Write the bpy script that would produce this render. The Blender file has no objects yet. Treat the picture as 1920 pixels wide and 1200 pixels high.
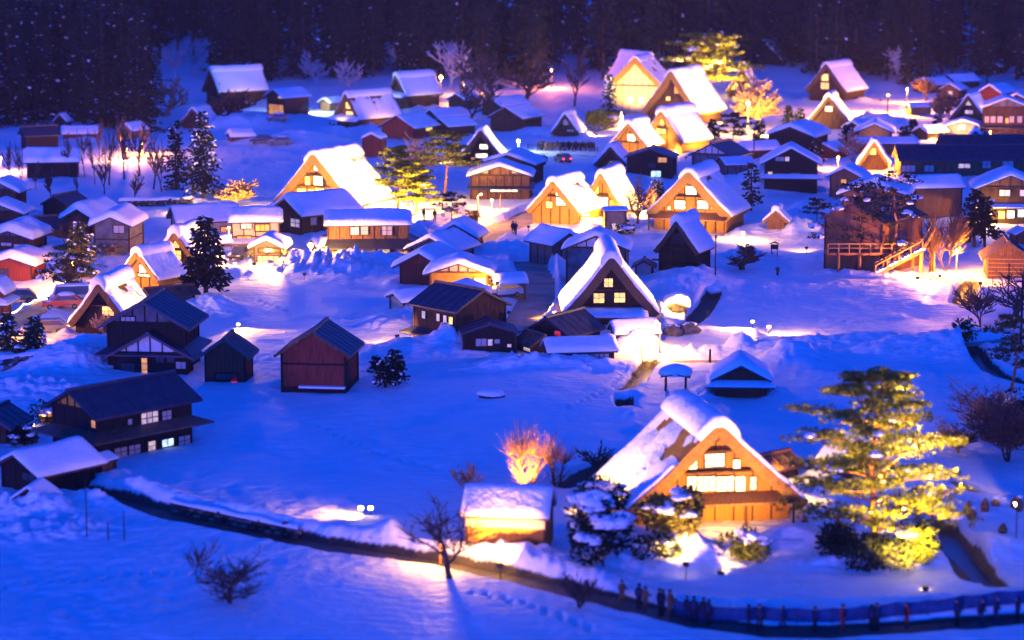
import bpy, math, random
import numpy as np
from mathutils import Vector, Matrix

C = bpy.context.scene
COL = C.collection
R = math.radians
rnd = random.Random(7)

# ------------------------------------------------------------------ camera
FPX, CAM_H, PITCH = 4800.0, 45.0, math.atan(811 / 4800.0)
cam_d = bpy.data.cameras.new('camera')
cam = bpy.data.objects.new('camera', cam_d)
COL.objects.link(cam)
cam.location = (0, 0, CAM_H)
cam.rotation_euler = (math.pi / 2 - PITCH, 0, 0)
cam_d.sensor_width = 36
cam_d.lens = 36 * FPX / 1920
cam_d.clip_end = 5000
cam_d.clip_start = 1
cam_d.dof.use_dof = True
cam_d.dof.focus_distance = 275
cam_d.dof.aperture_fstop = 0.175
C.camera = cam

# ------------------------------------------------------------------ world: dusk sky, camera white-balanced for lamp light
world = bpy.data.worlds.new('World')
C.world = world
world.use_nodes = True
nt = world.node_tree
nt.nodes.clear()
sky = nt.nodes.new('ShaderNodeTexSky')
sky.sky_type = 'NISHITA'
sky.sun_disc = False
sky.sun_elevation = R(4)
sky.sun_rotation = R(195)
bw = nt.nodes.new('ShaderNodeRGBToBW')
tint = nt.nodes.new('ShaderNodeMixRGB')
tint.blend_type = 'MULTIPLY'
tint.inputs[0].default_value = 1
tint.inputs[2].default_value = (0.0, 0.72, 8.2, 1)
bg = nt.nodes.new('ShaderNodeBackground')
bg.inputs[1].default_value = 0.115
wo = nt.nodes.new('ShaderNodeOutputWorld')
nt.links.new(sky.outputs[0], bw.inputs[0])
nt.links.new(bw.outputs[0], tint.inputs[1])
nt.links.new(tint.outputs[0], bg.inputs[0])
nt.links.new(bg.outputs[0], wo.inputs[0])

sun_d = bpy.data.lights.new('twilight', 'SUN')
sun_d.energy = 0.72
sun_d.angle = R(4)
sun_d.color = (1.0, 0.36, 0.30)
sun = bpy.data.objects.new('twilight', sun_d)
COL.objects.link(sun)
sun.rotation_euler = (R(88.9), 0, R(-15))

C.view_settings.view_transform = 'Standard'
C.view_settings.look = 'None'
C.view_settings.exposure = 0
C.view_settings.gamma = 1
C.view_settings.use_curve_mapping = False
C.render.engine = 'CYCLES'
cy = C.cycles
cy.use_denoising = True
cy.denoiser = 'OPENIMAGEDENOISE'
cy.max_bounces = 4
cy.diffuse_bounces = 2
cy.glossy_bounces = 2
cy.transmission_bounces = 2
cy.transparent_max_bounces = 6
cy.sample_clamp_indirect = 4
cy.sample_clamp_direct = 0
cy.use_light_tree = True
cy.caustics_reflective = False
cy.caustics_refractive = False

# ------------------------------------------------------------------ pixel of the photograph -> place on the ground
CP, SP = math.cos(PITCH), math.sin(PITCH)
VIEW = Vector((0, CP, -SP))
CAMP = Vector((0, 0, CAM_H))

def ray(px, py):
    x, y = (px - 960) / FPX, -(py - 600) / FPX
    return Vector((x, CP + y * SP, -SP + y * CP)).normalized()

def hill(x, y):
    t = np.maximum(y - 545 - 0.05 * np.abs(x), 0)
    return np.where(t < 280, 0.0009 * t * t, 0.0009 * 280 * 280 + 0.5 * (t - 280))

def at(px, py, z=0.0):
    d = ray(px, py)
    t = (z - CAM_H) / d.z if d.z < -1e-4 else 1500
    p = CAMP + d * t
    if p.y > 545:
        lo, hi = 400.0, t
        for _ in range(40):
            m = .5 * (lo + hi); q = CAMP + d * m
            if q.z > z + float(hill(q.x, q.y)): lo = m
            else: hi = m
        p = CAMP + d * lo
    return p

def scale(p):
    return FPX / (Vector(p) - CAMP).dot(VIEW)

# ------------------------------------------------------------------ noise
def _hash(ix, iy, s):
    n = (ix.astype(np.int64) * 374761393 + iy.astype(np.int64) * 668265263 + s * 974634537) & 0x7fffffff
    n = ((n ^ (n >> 13)) * 1274126177) & 0x7fffffff
    n = (n ^ (n >> 16)) & 0xffff
    return n / 65535.0

def noise(x, y, s=0):
    x = np.asarray(x, float); y = np.asarray(y, float)
    ix, iy = np.floor(x), np.floor(y)
    fx, fy = x - ix, y - iy
    fx, fy = fx * fx * (3 - 2 * fx), fy * fy * (3 - 2 * fy)
    a, b = _hash(ix, iy, s), _hash(ix + 1, iy, s)
    c, d = _hash(ix, iy + 1, s), _hash(ix + 1, iy + 1, s)
    return (a * (1 - fx) + b * fx) * (1 - fy) + (c * (1 - fx) + d * fx) * fy - .5

def fbm(x, y, s=0, o=4):
    v, a = 0, 1.0
    for k in range(o):
        v = v + a * noise(x * 2 ** k, y * 2 ** k, s + k); a *= .5
    return v

# ------------------------------------------------------------------ materials
MATS = {}

def mat(name, c1, c2=None, scale_=3.0, rough=.8, spec=.2, bump=0.0, bscale=20, stretch=(1, 1, 1), metal=0.0, emit=None, estr=0, noise_lo=.35, noise_hi=.65):
    m = bpy.data.materials.new(name)
    m.use_nodes = True
    n = m.node_tree; b = n.nodes['Principled BSDF']
    b.inputs['Roughness'].default_value = rough
    b.inputs['Specular IOR Level'].default_value = spec
    b.inputs['Metallic'].default_value = metal
    b.inputs['Base Color'].default_value = (*c1, 1)
    tc = n.nodes.new('ShaderNodeTexCoord'); mp = n.nodes.new('ShaderNodeMapping')
    mp.inputs['Scale'].default_value = stretch
    n.links.new(tc.outputs['Object'], mp.inputs[0])
    if c2 is not None:
        t = n.nodes.new('ShaderNodeTexNoise'); t.inputs['Scale'].default_value = scale_; t.inputs['Detail'].default_value = 5
        r = n.nodes.new('ShaderNodeValToRGB')
        r.color_ramp.elements[0].position = noise_lo; r.color_ramp.elements[1].position = noise_hi
        r.color_ramp.elements[0].color = (*c1, 1); r.color_ramp.elements[1].color = (*c2, 1)
        n.links.new(mp.outputs[0], t.inputs['Vector']); n.links.new(t.outputs['Fac'], r.inputs[0])
        n.links.new(r.outputs[0], b.inputs['Base Color'])
        if emit == 'tex':
            n.links.new(r.outputs[0], b.inputs['Emission Color']); b.inputs['Emission Strength'].default_value = estr
    if emit is not None and emit != 'tex':
        b.inputs['Emission Color'].default_value = (*emit, 1); b.inputs['Emission Strength'].default_value = estr
    if bump:
        t2 = n.nodes.new('ShaderNodeTexNoise'); t2.inputs['Scale'].default_value = bscale; t2.inputs['Detail'].default_value = 4
        bp = n.nodes.new('ShaderNodeBump'); bp.inputs['Strength'].default_value = bump; bp.inputs['Distance'].default_value = .3
        n.links.new(mp.outputs[0], t2.inputs['Vector']); n.links.new(t2.outputs['Fac'], bp.inputs['Height']); n.links.new(bp.outputs[0], b.inputs['Normal'])
    MATS[name] = m
    return m

mat('snow', (.78, .80, .84), (.86, .87, .89), .6, .65, .25, .5, 1.3)
mat('roof_snow', (.80, .82, .86), (.86, .87, .89), 1.5, .65, .25, .35, 2.2)
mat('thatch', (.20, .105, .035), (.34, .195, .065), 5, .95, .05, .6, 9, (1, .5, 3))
mat('thatch_dark', (.085, .055, .035), (.15, .10, .06), 5, .95, .05, .6, 9, (1, .5, 3))  # darker brown straw tones
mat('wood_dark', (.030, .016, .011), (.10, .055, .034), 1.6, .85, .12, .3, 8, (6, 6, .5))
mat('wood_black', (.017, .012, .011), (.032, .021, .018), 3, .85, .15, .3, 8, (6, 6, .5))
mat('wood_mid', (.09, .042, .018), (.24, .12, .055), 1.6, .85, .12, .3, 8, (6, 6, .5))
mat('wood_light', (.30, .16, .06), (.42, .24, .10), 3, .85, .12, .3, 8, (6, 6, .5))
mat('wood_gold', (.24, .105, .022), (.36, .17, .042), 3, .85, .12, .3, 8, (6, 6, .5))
mat('wood_brown', (.17, .075, .035), (.24, .11, .055), 1.2, .85, .12, .2, 5, (2, 2, .5))
mat('wood_red', (.15, .030, .018), (.27, .060, .034), 1.4, .85, .12, .3, 8, (6, 6, .5))
mat('wood_grey', (.13, .11, .10), (.2, .17, .15), 3, .85, .12, .3, 8, (6, 6, .5))
mat('plaster_white', (.60, .57, .52), (.70, .67, .61), 2, .9, .1)
mat('plaster_cream', (.48, .38, .24), (.58, .47, .31), 2, .9, .1)
mat('plaster_grey', (.09, .085, .085), (.19, .17, .165), 1, .9, .1)
mat('plaster_ochre', (.50, .22, .025), (.60, .28, .04), 2, .9, .1)
mat('metal_dark', (.016, .019, .040), (.034, .038, .066), 1.2, .5, .4, .1, 5)
mat('metal_brown', (.075, .045, .035), (.12, .075, .055), 1.5, .55, .3, .1, 5)
mat('metal_rust', (.14, .055, .03), (.22, .10, .05), 1.5, .6, .3, .1, 5)
mat('concrete', (.22, .16, .11), (.30, .22, .15), .8, .85, .2, .1, 6)
mat('stone', (.10, .085, .075), (.20, .17, .15), 3, .9, .15, .5, 5)
mat('stone_dark', (.035, .03, .03), (.07, .06, .055), 3, .9, .15, .5, 5)
mat('asphalt', (.045, .040, .038), (.10, .09, .085), .5, .6, .4, .2, 4)
mat('packed_road', (.24, .18, .13), (.42, .35, .29), .35, .7, .3, .3, 2)
mat('water', (.01, .012, .015), None, 1, .3, .3)
mat('bark', (.055, .035, .026), (.10, .065, .045), 4, .95, .05, .5, 10, (3, 3, .6))
mat('bark_red', (.24, .10, .04), (.34, .16, .07), 4, .95, .05, .5, 10, (3, 3, .6))
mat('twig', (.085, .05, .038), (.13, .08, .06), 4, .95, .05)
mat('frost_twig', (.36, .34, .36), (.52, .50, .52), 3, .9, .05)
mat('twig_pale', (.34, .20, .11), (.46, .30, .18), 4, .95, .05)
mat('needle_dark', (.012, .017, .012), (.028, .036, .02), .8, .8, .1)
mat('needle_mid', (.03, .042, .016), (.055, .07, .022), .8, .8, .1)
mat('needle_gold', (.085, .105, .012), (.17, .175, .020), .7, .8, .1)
mat('leaf_green', (.05, .07, .015), (.09, .11, .022), .8, .8, .1)
mat('leaf_bamboo', (.15, .13, .02), (.22, .18, .035), .8, .8, .1)
mat('glass_dark', (.05, .045, .05), None, 1, .12, .6)
mat('shoji_dim', (.45, .40, .36), (.5, .45, .4), 2, .9, .1)
mat('pane_white', (.8, .7, .5), None, 1, .6, .2, emit=(1.0, .80, .46), estr=2.6)
mat('pane_yellow', (.8, .6, .2), None, 1, .6, .2, emit=(1.0, .66, .10), estr=1.25)
mat('pane_orange', (.7, .4, .1), None, 1, .6, .2, emit=(1.0, .36, .03), estr=.75)
mat('pane_pale', (.7, .6, .5), None, 1, .6, .2, emit=(1.0, .68, .36), estr=.5)
mat('pane_cool', (.7, .8, .8), None, 1, .6, .2, emit=(.62, .9, 1.0), estr=1.3)
mat('pane_red', (.5, .05, .05), None, 1, .6, .2, emit=(.9, .03, .10), estr=.5)
mat('lamp_warm', (.9, .8, .6), None, 1, .5, .2, emit=(1.0, .62, .22), estr=45)
mat('lamp_orange', (.9, .6, .3), None, 1, .5, .2, emit=(1.0, .50, .10), estr=40)
mat('lamp_cool', (.9, .9, .9), None, 1, .5, .2, emit=(.75, .9, 1.0), estr=40)
mat('lamp_red', (.8, .1, .1), None, 1, .5, .2, emit=(1.0, .04, .03), estr=8)
mat('bulb', (.9, .9, .8), None, 1, .5, .2, emit=(1.0, .85, .6), estr=9)
mat('black_metal', (.02, .02, .022), None, 1, .5, .4)
mat('grey_metal', (.16, .16, .17), None, 1, .5, .4)
mat('tyre', (.015, .015, .015), None, 1, .9, .1)
mat('paint_blue', (.02, .03, .06), None, 1, .3, .5)
mat('paint_red', (.45, .02, .02), None, 1, .3, .5)
mat('paint_white', (.65, .65, .63), None, 1, .35, .5)
mat('paint_grey', (.12, .12, .13), None, 1, .3, .5)
mat('cloth_black', (.015, .015, .02), (.03, .03, .035), 3, .9, .1)
mat('cloth_navy', (.02, .03, .07), (.03, .04, .09), 3, .9, .1)
mat('cloth_brown', (.14, .075, .04), (.2, .1, .05), 3, .9, .1)
mat('cloth_red', (.30, .03, .03), (.35, .05, .04), 3, .9, .1)
mat('skin', (.45, .28, .2), None, 1, .6, .3)
mat('net_blue', (.02, .055, .14), (.035, .09, .22), 2, .8, .1)
mat('red_plastic', (.5, .03, .02), None, 1, .5, .3)

# lit paper windows: brightness differs from pane to pane and across each pane
for k_, m_ in MATS.items():
    if k_.startswith('pane_'):
        n = m_.node_tree; b = n.nodes['Principled BSDF']; st = b.inputs['Emission Strength'].default_value
        oi = n.nodes.new('ShaderNodeObjectInfo'); t = n.nodes.new('ShaderNodeTexNoise'); t.noise_dimensions = '4D'; t.inputs['Scale'].default_value = 1.7
        mw = n.nodes.new('ShaderNodeMath'); mw.operation = 'MULTIPLY'; mw.inputs[1].default_value = 40
        tc = n.nodes.new('ShaderNodeTexCoord')
        n.links.new(tc.outputs['Object'], t.inputs['Vector']); n.links.new(oi.outputs['Random'], mw.inputs[0]); n.links.new(mw.outputs[0], t.inputs['W'])
        a1 = n.nodes.new('ShaderNodeMapRange'); a1.inputs[1].default_value = .3; a1.inputs[2].default_value = .7; a1.inputs[3].default_value = .35 * st; a1.inputs[4].default_value = 1.5 * st
        a2 = n.nodes.new('ShaderNodeMath'); a2.operation = 'MULTIPLY_ADD'; a2.inputs[1].default_value = .6; a2.inputs[2].default_value = .65
        a3 = n.nodes.new('ShaderNodeMath'); a3.operation = 'MULTIPLY'
        n.links.new(t.outputs['Fac'], a1.inputs[0]); n.links.new(oi.outputs['Random'], a2.inputs[0]); n.links.new(a1.outputs[0], a3.inputs[0]); n.links.new(a2.outputs[0], a3.inputs[1]); n.links.new(a3.outputs[0], b.inputs['Emission Strength'])

# ------------------------------------------------------------------ mesh helpers
class MB:
    def __init__(self): self.v = []; self.f = []
    def add(self, vs, fs):
        b = len(self.v); self.v += [tuple(p) for p in vs]; self.f += [tuple(i + b for i in f) for f in fs]
    def box(self, x0, x1, y0, y1, z0, z1):
        self.add([(x0, y0, z0), (x1, y0, z0), (x1, y1, z0), (x0, y1, z0), (x0, y0, z1), (x1, y0, z1), (x1, y1, z1), (x0, y1, z1)],
                 [(0, 3, 2, 1), (4, 5, 6, 7), (0, 1, 5, 4), (1, 2, 6, 5), (2, 3, 7, 6), (3, 0, 4, 7)])
    def tube(self, p, q, r0, r1, n=5, cap=True):
        p, q = Vector(p), Vector(q); d = (q - p)
        if d.length < 1e-5: return
        d.normalize()
        a = d.orthogonal().normalized(); b = d.cross(a)
        vs = []
        for c, r in ((p, r0), (q, r1)):
            for k in range(n):
                t = 2 * math.pi * k / n
                vs.append(c + a * (r * math.cos(t)) + b * (r * math.sin(t)))
        fs = [(k, (k + 1) % n, n + (k + 1) % n, n + k) for k in range(n)]
        if cap: fs += [tuple(range(n))[::-1], tuple(range(n, 2 * n))]
        self.add(vs, fs)
    def path(self, pts, rs, n=5):
        for k in range(len(pts) - 1): self.tube(pts[k], pts[k + 1], rs[k], rs[k + 1], n, True)
    def prism(self, poly, y0, y1):      # poly in (x, z), ccw seen from -y
        n = len(poly)
        vs = [(x, y0, z) for x, z in poly] + [(x, y1, z) for x, z in poly]
        self.add(vs, [tuple(range(n)), tuple(range(2 * n - 1, n - 1, -1))] + [(k, n + k, n + (k + 1) % n, (k + 1) % n) for k in range(n)])
    def blob(self, c, rx, ry, rz, seed=0, nu=10, nv=6, rough=.25, flat=-.6):
        rr = random.Random(seed); ph = [rr.uniform(0, 6.28) for _ in range(6)]
        vs, fs = [], []
        for j in range(nv + 1):
            a = -math.pi / 2 + math.pi * j / nv
            for i in range(nu):
                t = 2 * math.pi * i / nu
                k = 1 + rough * (.5 * math.sin(2 * t + ph[0] + a) + .35 * math.sin(3 * t + ph[1] - 2 * a) + .3 * math.sin(5 * t + ph[2]) * math.cos(3 * a + ph[3]))
                z = math.sin(a)
                vs.append((c[0] + rx * k * math.cos(a) * math.cos(t), c[1] + ry * k * math.cos(a) * math.sin(t), c[2] + rz * max(z, flat) * (1 + .3 * rough * math.sin(3 * t + ph[4]))))
        for j in range(nv):
            for i in range(nu):
                fs.append((j * nu + i, j * nu + (i + 1) % nu, (j + 1) * nu + (i + 1) % nu, (j + 1) * nu + i))
        self.add(vs, fs)
    def mesh(self, name, m, smooth=False):
        me = bpy.data.meshes.new(name)
        me.from_pydata(self.v, [], self.f)
        if isinstance(m, str): m = MATS[m]
        me.materials.append(m)
        if smooth: me.polygons.foreach_set('use_smooth', [True] * len(me.polygons))
        me.update()
        return me
    def build(self, name, m, parent=None, smooth=False):
        return link(name, self.mesh(name, m, smooth), parent)

def link(name, data, parent=None, loc=None):
    o = bpy.data.objects.new(name, data); COL.objects.link(o)
    if parent is not None: o.parent = parent
    if loc is not None: o.location = loc
    return o

def tag(o, label=None, cat=None, group=None, kind=None):
    if label: o['label'] = label
    if cat: o['category'] = cat
    if group: o['group'] = group
    if kind: o['kind'] = kind
    return o

def thing(name, label, cat, loc=(0, 0, 0), yaw=0, group=None):
    o = bpy.data.objects.new(name, None); COL.objects.link(o)
    o.empty_display_size = .5
    o.location = loc; o.rotation_euler = (0, 0, -R(yaw))
    return tag(o, label, cat, group)

def copy_tree(o, parent=None, loc=None, yaw=None, s=None, label=None, group=None):
    c = o.copy(); COL.objects.link(c)
    if parent is not None: c.parent = parent
    for ch in list(o.children): copy_tree(ch, c)
    if loc is not None: c.location = loc
    if yaw is not None: c.rotation_euler = (0, 0, R(yaw))
    if s is not None: c.scale = s if hasattr(s, '__len__') else (s, s, s)
    if label: c['label'] = label
    if group: c['group'] = group
    return c

_unit = {}
def unit(name, m):
    k = (name, m)
    if k not in _unit:
        b = MB(); b.box(-.5, .5, -.5, .5, -.5, .5); _unit[k] = b.mesh(name, m)
    return _unit[k]

def bar(name, m, parent, c, size, rz=0, ry=0):
    o = link(name, unit(name, m), parent, c); o.scale = size; o.rotation_euler = (0, ry, rz)
    return o

# ------------------------------------------------------------------ lights
PW = 1.25
def spot(loc, target, power, color=(1.0, .56, .16), cone=110, size=.25, blend=.7):
    d = bpy.data.lights.new('spot_light', 'SPOT'); d.energy = power * PW; d.color = color
    d.spot_size = R(cone); d.spot_blend = blend; d.shadow_soft_size = size
    o = bpy.data.objects.new('spot_light', d); COL.objects.link(o)
    o.location = loc
    o.rotation_euler = (Vector(target) - Vector(loc)).to_track_quat('-Z', 'Y').to_euler()
    return o

def point(loc, power, color=(1.0, .56, .16), size=.15):
    d = bpy.data.lights.new('point_light', 'POINT'); d.energy = power * PW; d.color = color; d.shadow_soft_size = size
    o = bpy.data.objects.new('point_light', d); COL.objects.link(o); o.location = loc
    return o
WARM = (1.0, .45, .06); ORANGE = (1.0, .34, .03); YELLOW = (1.0, .54, .06); PINK = (1.0, .36, .16); COOL = (.65, .85, 1.0)

# ------------------------------------------------------------------ terrain
MOUNDS, CHANNELS, RIDGES = [], [], []
def mound(px, py, rx, ry, h, rough=0.0):
    p = at(px, py); MOUNDS.append((p.x, p.y, rx, ry, h, rough))
def poly(pts): return [(at(*p).x, at(*p).y) for p in pts]
def channel(pts, hw, depth, edge=.5, bare=0.0): CHANNELS.append((poly(pts), hw, depth, edge, bare))
def ridge(pts, hw, h, rough=.0): RIDGES.append((poly(pts), hw, h, rough))

def eave_bank(root, W, L, h=.6):
    """snow that slid off a roof lies in a bank along both eaves"""
    M = Matrix.Translation(root.location) @ root.rotation_euler.to_matrix().to_4x4()
    for s in (-1, 1):
        a, b = M @ Vector((s * W / 2, -L * .45, 0)), M @ Vector((s * W / 2, L * .45, 0))
        RIDGES.append(([(a.x, a.y), ((a.x + b.x) / 2 + .3 * s, (a.y + b.y) / 2), (b.x, b.y)], .95, h, .35))

def polydist(x, y, pl):
    d = np.full(x.shape, 1e9)
    for (ax, ay), (bx, by) in zip(pl[:-1], pl[1:]):
        dx, dy = bx - ax, by - ay; l2 = dx * dx + dy * dy + 1e-9
        t = np.clip(((x - ax) * dx + (y - ay) * dy) / l2, 0, 1)
        d = np.minimum(d, np.hypot(x - ax - t * dx, y - ay - t * dy))
    return d

def height(x, y):
    x = np.asarray(x, float); y = np.asarray(y, float)
    z = hill(x, y)
    z = z + .42 * fbm(x / 17, y / 17, 3, 3) + .24 * fbm(x / 4.5 + .3 * y / 9, y / 9, 9, 3) + .05 * fbm(x / 1.1, y / 2.4, 21, 2)
    fld = np.clip(fbm(x / 14 + 7, y / 20, 55, 2) + .1, 0, 1)
    z = z + fld * .22 * noise(x / .9, y / .9, 77) + .035 * noise(x / .5, y / .7, 78)
    for cx, cy_, rx, ry, h, rough in MOUNDS:
        m = (np.abs(x - cx) < 2.3 * rx) & (np.abs(y - cy_) < 2.3 * ry)
        if not m.any(): continue
        xm, ym = x[m], y[m]; w = np.exp(-(((xm - cx) / rx) ** 2 + ((ym - cy_) / ry) ** 2) * 1.6)
        z[m] += w * h * (1 + .25 * noise(xm / 1.6, ym / 1.6, 31)) + (np.clip(w * 2, 0, 1) * rough * fbm(xm / .7, ym / .7, 41, 3) if rough else 0)
    for pl, hw, h, rough in RIDGES:
        xs = [p[0] for p in pl]; ys = [p[1] for p in pl]
        m = (x > min(xs) - 9) & (x < max(xs) + 9) & (y > min(ys) - 9) & (y < max(ys) + 9)
        if not m.any(): continue
        d = polydist(x[m], y[m], pl); w = np.exp(-(d / hw) ** 2)
        z[m] += w * (h * (1 + .6 * noise(x[m] / 2.5, y[m] / 2.5, 13)) + rough * fbm(x[m] / .8, y[m] / .8, 43, 3))
    global BARE
    BARE = np.zeros(x.shape)
    for pl, hw, depth, edge, bare in CHANNELS:
        xs = [p[0] for p in pl]; ys = [p[1] for p in pl]
        m = (x > min(xs) - 9) & (x < max(xs) + 9) & (y > min(ys) - 9) & (y < max(ys) + 9)
        if not m.any(): continue
        d = polydist(x[m], y[m], pl) + .25 * noise(x[m] / 1.3, y[m] / 1.3, 17)
        w = np.clip((hw + edge - d) / edge, 0, 1); w = w * w * (3 - 2 * w)
        z[m] = z[m] * (1 - w) + w * (hill(x[m], y[m]) - depth)
        BARE[m] = np.maximum(BARE[m], bare * np.clip(w * 1.6 - .25, 0, 1))
    return z

def gz(x, y): return float(height(np.array([x]), np.array([y]))[0])
def ground(px, py, sink=0.0):
    p = at(px, py); return Vector((p.x, p.y, gz(p.x, p.y) - sink))
# ------------------------------------------------------------------ terrain features (snow banks, ditches, ploughed roads)
mound(600, 498, 7, 3.2, 1.5, 1.3); mound(690, 492, 6, 2.6, 1.3, 1.1); mound(640, 508, 9, 2.5, .9, 1.0)
mound(780, 590, 3, 4, 1.6, .9); mound(735, 610, 5, 5, 1.3, .5); mound(800, 660, 7, 5, 1.6, .3); mound(860, 655, 3, 3, 1.5, .6)
mound(960, 690, 4, 2.5, .9, .6); mound(1100, 690, 8, 2, .8, .4)
mound(1440, 352, 6, 7, 4.0, .2); mound(1490, 430, 5, 4, 1.6, .5); mound(1520, 400, 5, 6, 2.0, .6); mound(1400, 480, 4, 3, 1.0, .7)
mound(1290, 530, 6, 6, 1.6, .2); mound(1250, 545, 4, 4, 1.0, .3)
mound(1485, 675, 4, 5, 1.8, .3); mound(1690, 660, 9, 5, 1.6, .3); mound(1800, 655, 4, 4, 1.3, .2)
mound(985, 495, 5, 7, 1.6, .5); mound(960, 470, 4, 4, 1.2, .6); mound(1040, 510, 3, 4, 1.4, .4)
mound(120, 690, 6, 5, 2.2, .5); mound(60, 730, 6, 4, 1.2, .8); mound(170, 660, 5, 6, 1.8, .3); mound(390, 580, 4, 4, 1.5, .5)
mound(560, 265, 9, 8, 2.2, .3); mound(500, 235, 8, 6, 1.8, .3); mound(620, 250, 6, 6, 1.6, .4); mound(445, 240, 6, 5, 2, .4)
mound(830, 410, 5, 5, 1.4, .8); mound(870, 400, 6, 4, 1.0, .7); mound(800, 430, 4, 3, 1.2, .8)
mound(1490, 1020, 3.2, 2.6, 1.5, .2); mound(1310, 1045, 3, 2, 1.0, .4); mound(1150, 1060, 4, 2.5, .8, .3); mound(1250, 1050, 4, 2, .9, .3)
mound(1620, 1060, 5, 1.6, .7, .4); mound(1720, 1050, 4, 2, .8, .5); mound(1860, 1030, 3, 4, 1.0, .3); mound(1870, 960, 4, 4, .9, .2)
mound(985, 1052, 4, 2, .7, .3); mound(730, 1010, 1.6, 1.6, .9, .3)
mound(215, 935, 3.5, 3.5, 1.3, .3); mound(60, 960, 4, 2, .8, .6)
def footprints(pts, step=.75):
    pl = poly(pts); k = 0
    for (ax, ay), (bx, by) in zip(pl[:-1], pl[1:]):
        L_ = math.hypot(bx - ax, by - ay)
        for q in range(int(L_ / step)):
            f = (q + .5) * step / L_; sd = .2 if k % 2 else -.2; k += 1
            MOUNDS.append((ax + (bx - ax) * f - (by - ay) / L_ * sd + rnd.uniform(-.08, .08), ay + (by - ay) * f + (bx - ax) / L_ * sd, .24, .42, -rnd.uniform(.2, .34), 0))
footprints([(0, 1098), (90, 1082), (180, 1086), (260, 1070), (350, 1078), (420, 1060)])
footprints([(880, 1108), (1000, 1132), (1120, 1180)])
footprints([(1060, 770), (1130, 735), (1180, 690)]); footprints([(600, 800), (690, 850), (830, 880)], .9)
footprints([(470, 560), (560, 590), (690, 600)], .9); footprints([(1500, 590), (1600, 600), (1760, 590)], .9)
mound(60, 961, 4, 2, .4, .4); mound(100, 990, 4, 3, .5, .8)
mound(1210, 655, 2.0, 1.2, 1.6, .4); mound(1180, 652, 1.6, 1.2, .9, .3)
mound(430, 470, 6, 5, 1.4, .3); mound(440, 520, 5, 4, 1.2, .3); mound(1640, 230, 8, 7, 2.0, .6)
mound(1590, 330, 4, 5, 1.4, .6); mound(1330, 345, 7, 5, 1.5, .4); mound(700, 245, 8, 4, 1.0, .3)
mound(1010, 250, 5, 5, 1.4, .3); mound(1180, 330, 6, 5, 1.6, .2)
ridge([(1380, 655), (1500, 652), (1620, 645), (1800, 630), (1875, 622)], 1.0, .75, .5)
ridge([(1250, 660), (1330, 658), (1390, 656)], 1.0, .55, .6)
ridge([(225, 383), (300, 381), (375, 377)], 1.0, .7, .3)
ridge([(1550, 512), (1650, 518), (1740, 517), (1800, 515)], .9, .5, .5)
ridge([(200, 905), (330, 937), (450, 965), (560, 990), (720, 1012)], 1.2, .55, .2)
ridge([(740, 1020), (860, 1038), (1010, 1062), (1140, 1088)], 1.0, .45, .3)
ridge([(1230, 672), (1212, 690), (1195, 715), (1190, 740)], .9, .4, .2)
ridge([(1180, 770), (1195, 810), (1215, 850)], 1.2, .5, .1)
ridge([(1270, 1115), (1400, 1128), (1600, 1128), (1900, 1118)], 1.2, .3, .2)
ridge([(870, 445), (940, 412), (1010, 385)], 1.2, .7, .6); ridge([(1000, 480), (1040, 510), (1040, 560), (1005, 610)], .8, .8, .4)
ridge([(70, 600), (130, 570), (170, 545)], 1.5, .8, .4)
LOWER_ROAD = [(150, 915), (230, 936), (320, 957), (450, 985), (560, 1008), (700, 1030), (850, 1053), (1000, 1083), (1130, 1113), (1230, 1140), (1320, 1160), (1430, 1173), (1560, 1174), (1740, 1166), (1920, 1156), (2100, 1148)]
channel(LOWER_ROAD, 1.15, .55, .8, .9)
CREEK = [(1222, 672), (1207, 692), (1190, 712), (1172, 727)]
channel(CREEK, .55, 1.0, .7, 1); channel([(1172, 742), (1172, 758), (1183, 766)], .5, 1.0, .6, 1)
EAST_CREEK = [(1818, 643), (1832, 665), (1865, 690), (1905, 705), (1990, 730)]
channel(EAST_CREEK, .7, 1.0, .7, 1)
EAST_PATH = [(1245, 672), (1380, 671), (1480, 668), (1620, 657), (1800, 641), (1900, 631), (2000, 622)]
channel(EAST_PATH, .9, .4, .6, .4)
CORNER_DITCH = [(1768, 975), (1800, 1020), (1845, 1070), (1880, 1100)]
channel(CORNER_DITCH, .75, 1.0, .6, 1); channel([(1750, 1008), (1790, 1048), (1830, 1090)], .45, .9, .5, 1)
channel([(1062, 905), (1090, 885), (1125, 868), (1160, 850)], .5, .8, .6, 1)
channel([(1338, 545), (1322, 572), (1300, 598), (1280, 612)], .6, .9, .8, 1)
channel([(1822, 522), (1812, 540), (1803, 565)], .8, 1.1, .8, 1)
MID_ROAD = [(880, 452), (905, 436), (945, 422), (985, 408), (1010, 395), (1060, 382)]
channel(MID_ROAD, 2.6, .3, .6)
SIDE_ROAD = [(990, 487), (1010, 520), (1008, 555), (990, 590), (955, 620)]
channel(SIDE_ROAD, 2.0, .25, .5)
WEST_ROAD = [(-80, 640), (20, 606), (75, 580), (125, 553), (160, 535)]
channel(WEST_ROAD, 2.0, .25, .5)
FAR_ROAD = [(985, 284), (1060, 288), (1140, 292)]
channel(FAR_ROAD, 1.8, .3, .5)
channel([(1790, 905), (1830, 925), (1870, 933)], .4, .6, .5, 1)
channel([(220, 386), (300, 385), (375, 381)], .6, .5, .5, .9)

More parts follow.
